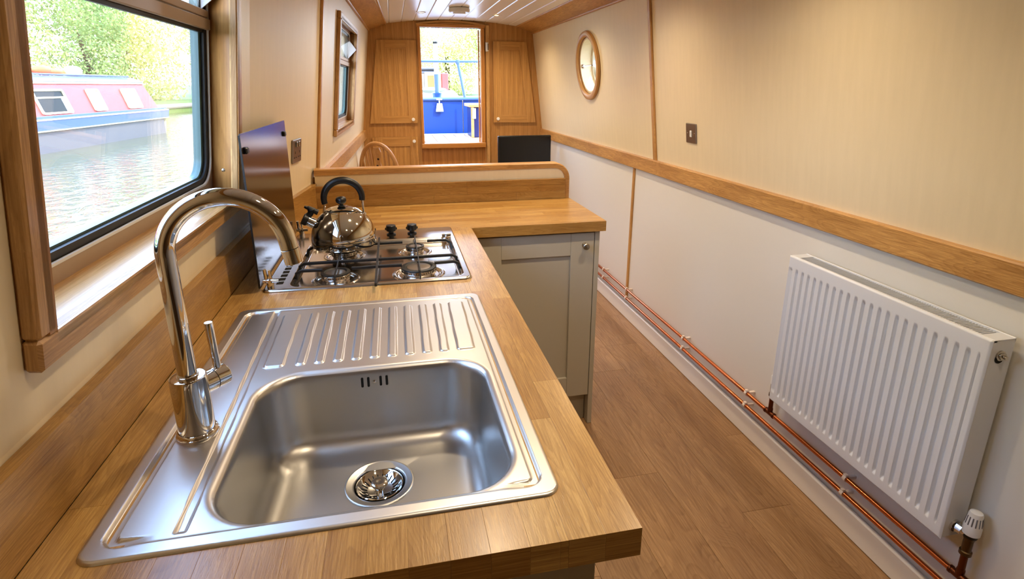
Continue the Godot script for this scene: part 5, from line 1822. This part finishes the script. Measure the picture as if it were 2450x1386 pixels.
	for e in [[-1.60, 0.62, 0.075, "orange_wrap"], [-1.95, 0.75, 0.055, "orange_wrap"], [-2.45, 0.60, 0.085, "white_wrap"]]:
		q = Geo.new()
		var L = []
		for k in 9:
			var t = k / 8.0
			L.append(xf * Vector3(-0.62 + 0.05 * sin(t * 5.0), 1.60 + e[2], e[0] + e[1] * (0.5 - t)))
		q.tube(L, [0.02, 0.05, 0.06, 0.058, 0.062, 0.057, 0.06, 0.05, 0.02].map(func(v): return v * e[2] / 0.055), 12)
		part(rb, e[3], q.mesh(60), M.orange if e[3] == "orange_wrap" else M.boat_cream)
	bx(rb, "plank", Vector3(-0.55, 1.615, -2.6), Vector3(0.2, 0.03, 1.3), M.boat_cream, 0.004, 2, Vector2.ZERO, xf)

# ------------------------------------------------------------------ scene
const LAMP := Color(1.0, 0.90, 0.755)
const LAMP_E := 0.55

func _ready():
	var cam := Camera3D.new()
	cam.name = "camera"
	cam.transform = Transform3D(Basis(Vector3(0.978247, 0.0, 0.207442).normalized(), Vector3(0.0, 1, 0), Vector3(0, 0, 1)), Vector3(0, 1.41, 0))
	# exact axes: forward found from the vanishing point of the boat's length
	var f = 1313.0
	var fw = Vector3((935.0 - 1224.0) / f, -(207.0 - 591.0) / f, -1.0).normalized()   # boat's forward in camera axes
	var k = -(207.0 - 591.0) / f
	var xc = Vector3(-(fw.y * k - fw.z), k * fw.x, -fw.x).normalized()
	if xc.x < 0: xc = -xc
	var zc = -fw
	var yc = zc.cross(xc)
	cam.basis = Basis(Vector3(xc.x, yc.x, zc.x), Vector3(xc.y, yc.y, zc.y), Vector3(xc.z, yc.z, zc.z))
	cam.projection = Camera3D.PROJECTION_FRUSTUM
	cam.near = 0.05
	cam.far = 300.0
	cam.size = cam.near * 1386.0 / f
	cam.frustum_offset = Vector2(cam.near * 1.0 / f, -cam.near * 102.0 / f)
	add_child(cam)
	cam.current = true
	var we := WorldEnvironment.new()
	we.name = "sky_and_exposure"
	var env := Environment.new()
	env.tonemap_mode = Environment.TONE_MAPPER_LINEAR
	env.tonemap_exposure = 1.3
	env.background_mode = Environment.BG_SKY
	var sky := Sky.new()
	var sm := ProceduralSkyMaterial.new()
	sm.sky_top_color = Color(0.62, 0.76, 0.95)
	sm.sky_horizon_color = Color(0.93, 0.95, 0.97)
	sm.ground_horizon_color = Color(0.75, 0.75, 0.68)
	sm.ground_bottom_color = Color(0.45, 0.45, 0.38)
	sm.sky_energy_multiplier = 2.9
	sm.ground_energy_multiplier = 1.8
	sky.sky_material = sm
	env.sky = sky
	env.sdfgi_enabled = true
	env.ssao_enabled = true
	env.ssil_enabled = true
	we.environment = env
	add_child(we)
	var sun := DirectionalLight3D.new()
	sun.name = "sun"
	sun.light_color = Color(1.0, 0.96, 0.88)
	sun.light_energy = 2.4
	sun.light_angular_distance = 0.6
	sun.shadow_enabled = true
	sun.basis = Basis.looking_at(-Vector3(0.55, 0.75, 0.42).normalized())
	add_child(sun)
	make_materials()
	build_shell()
	build_windows()
	build_worktop()
	build_divider()
	build_cabinets()
	build_sink()
	build_tap()
	build_hob()
	build_kettle()
	build_radiator()
	build_switches()
	build_far_end()
	build_chair()
	build_lamps()
	build_outside()
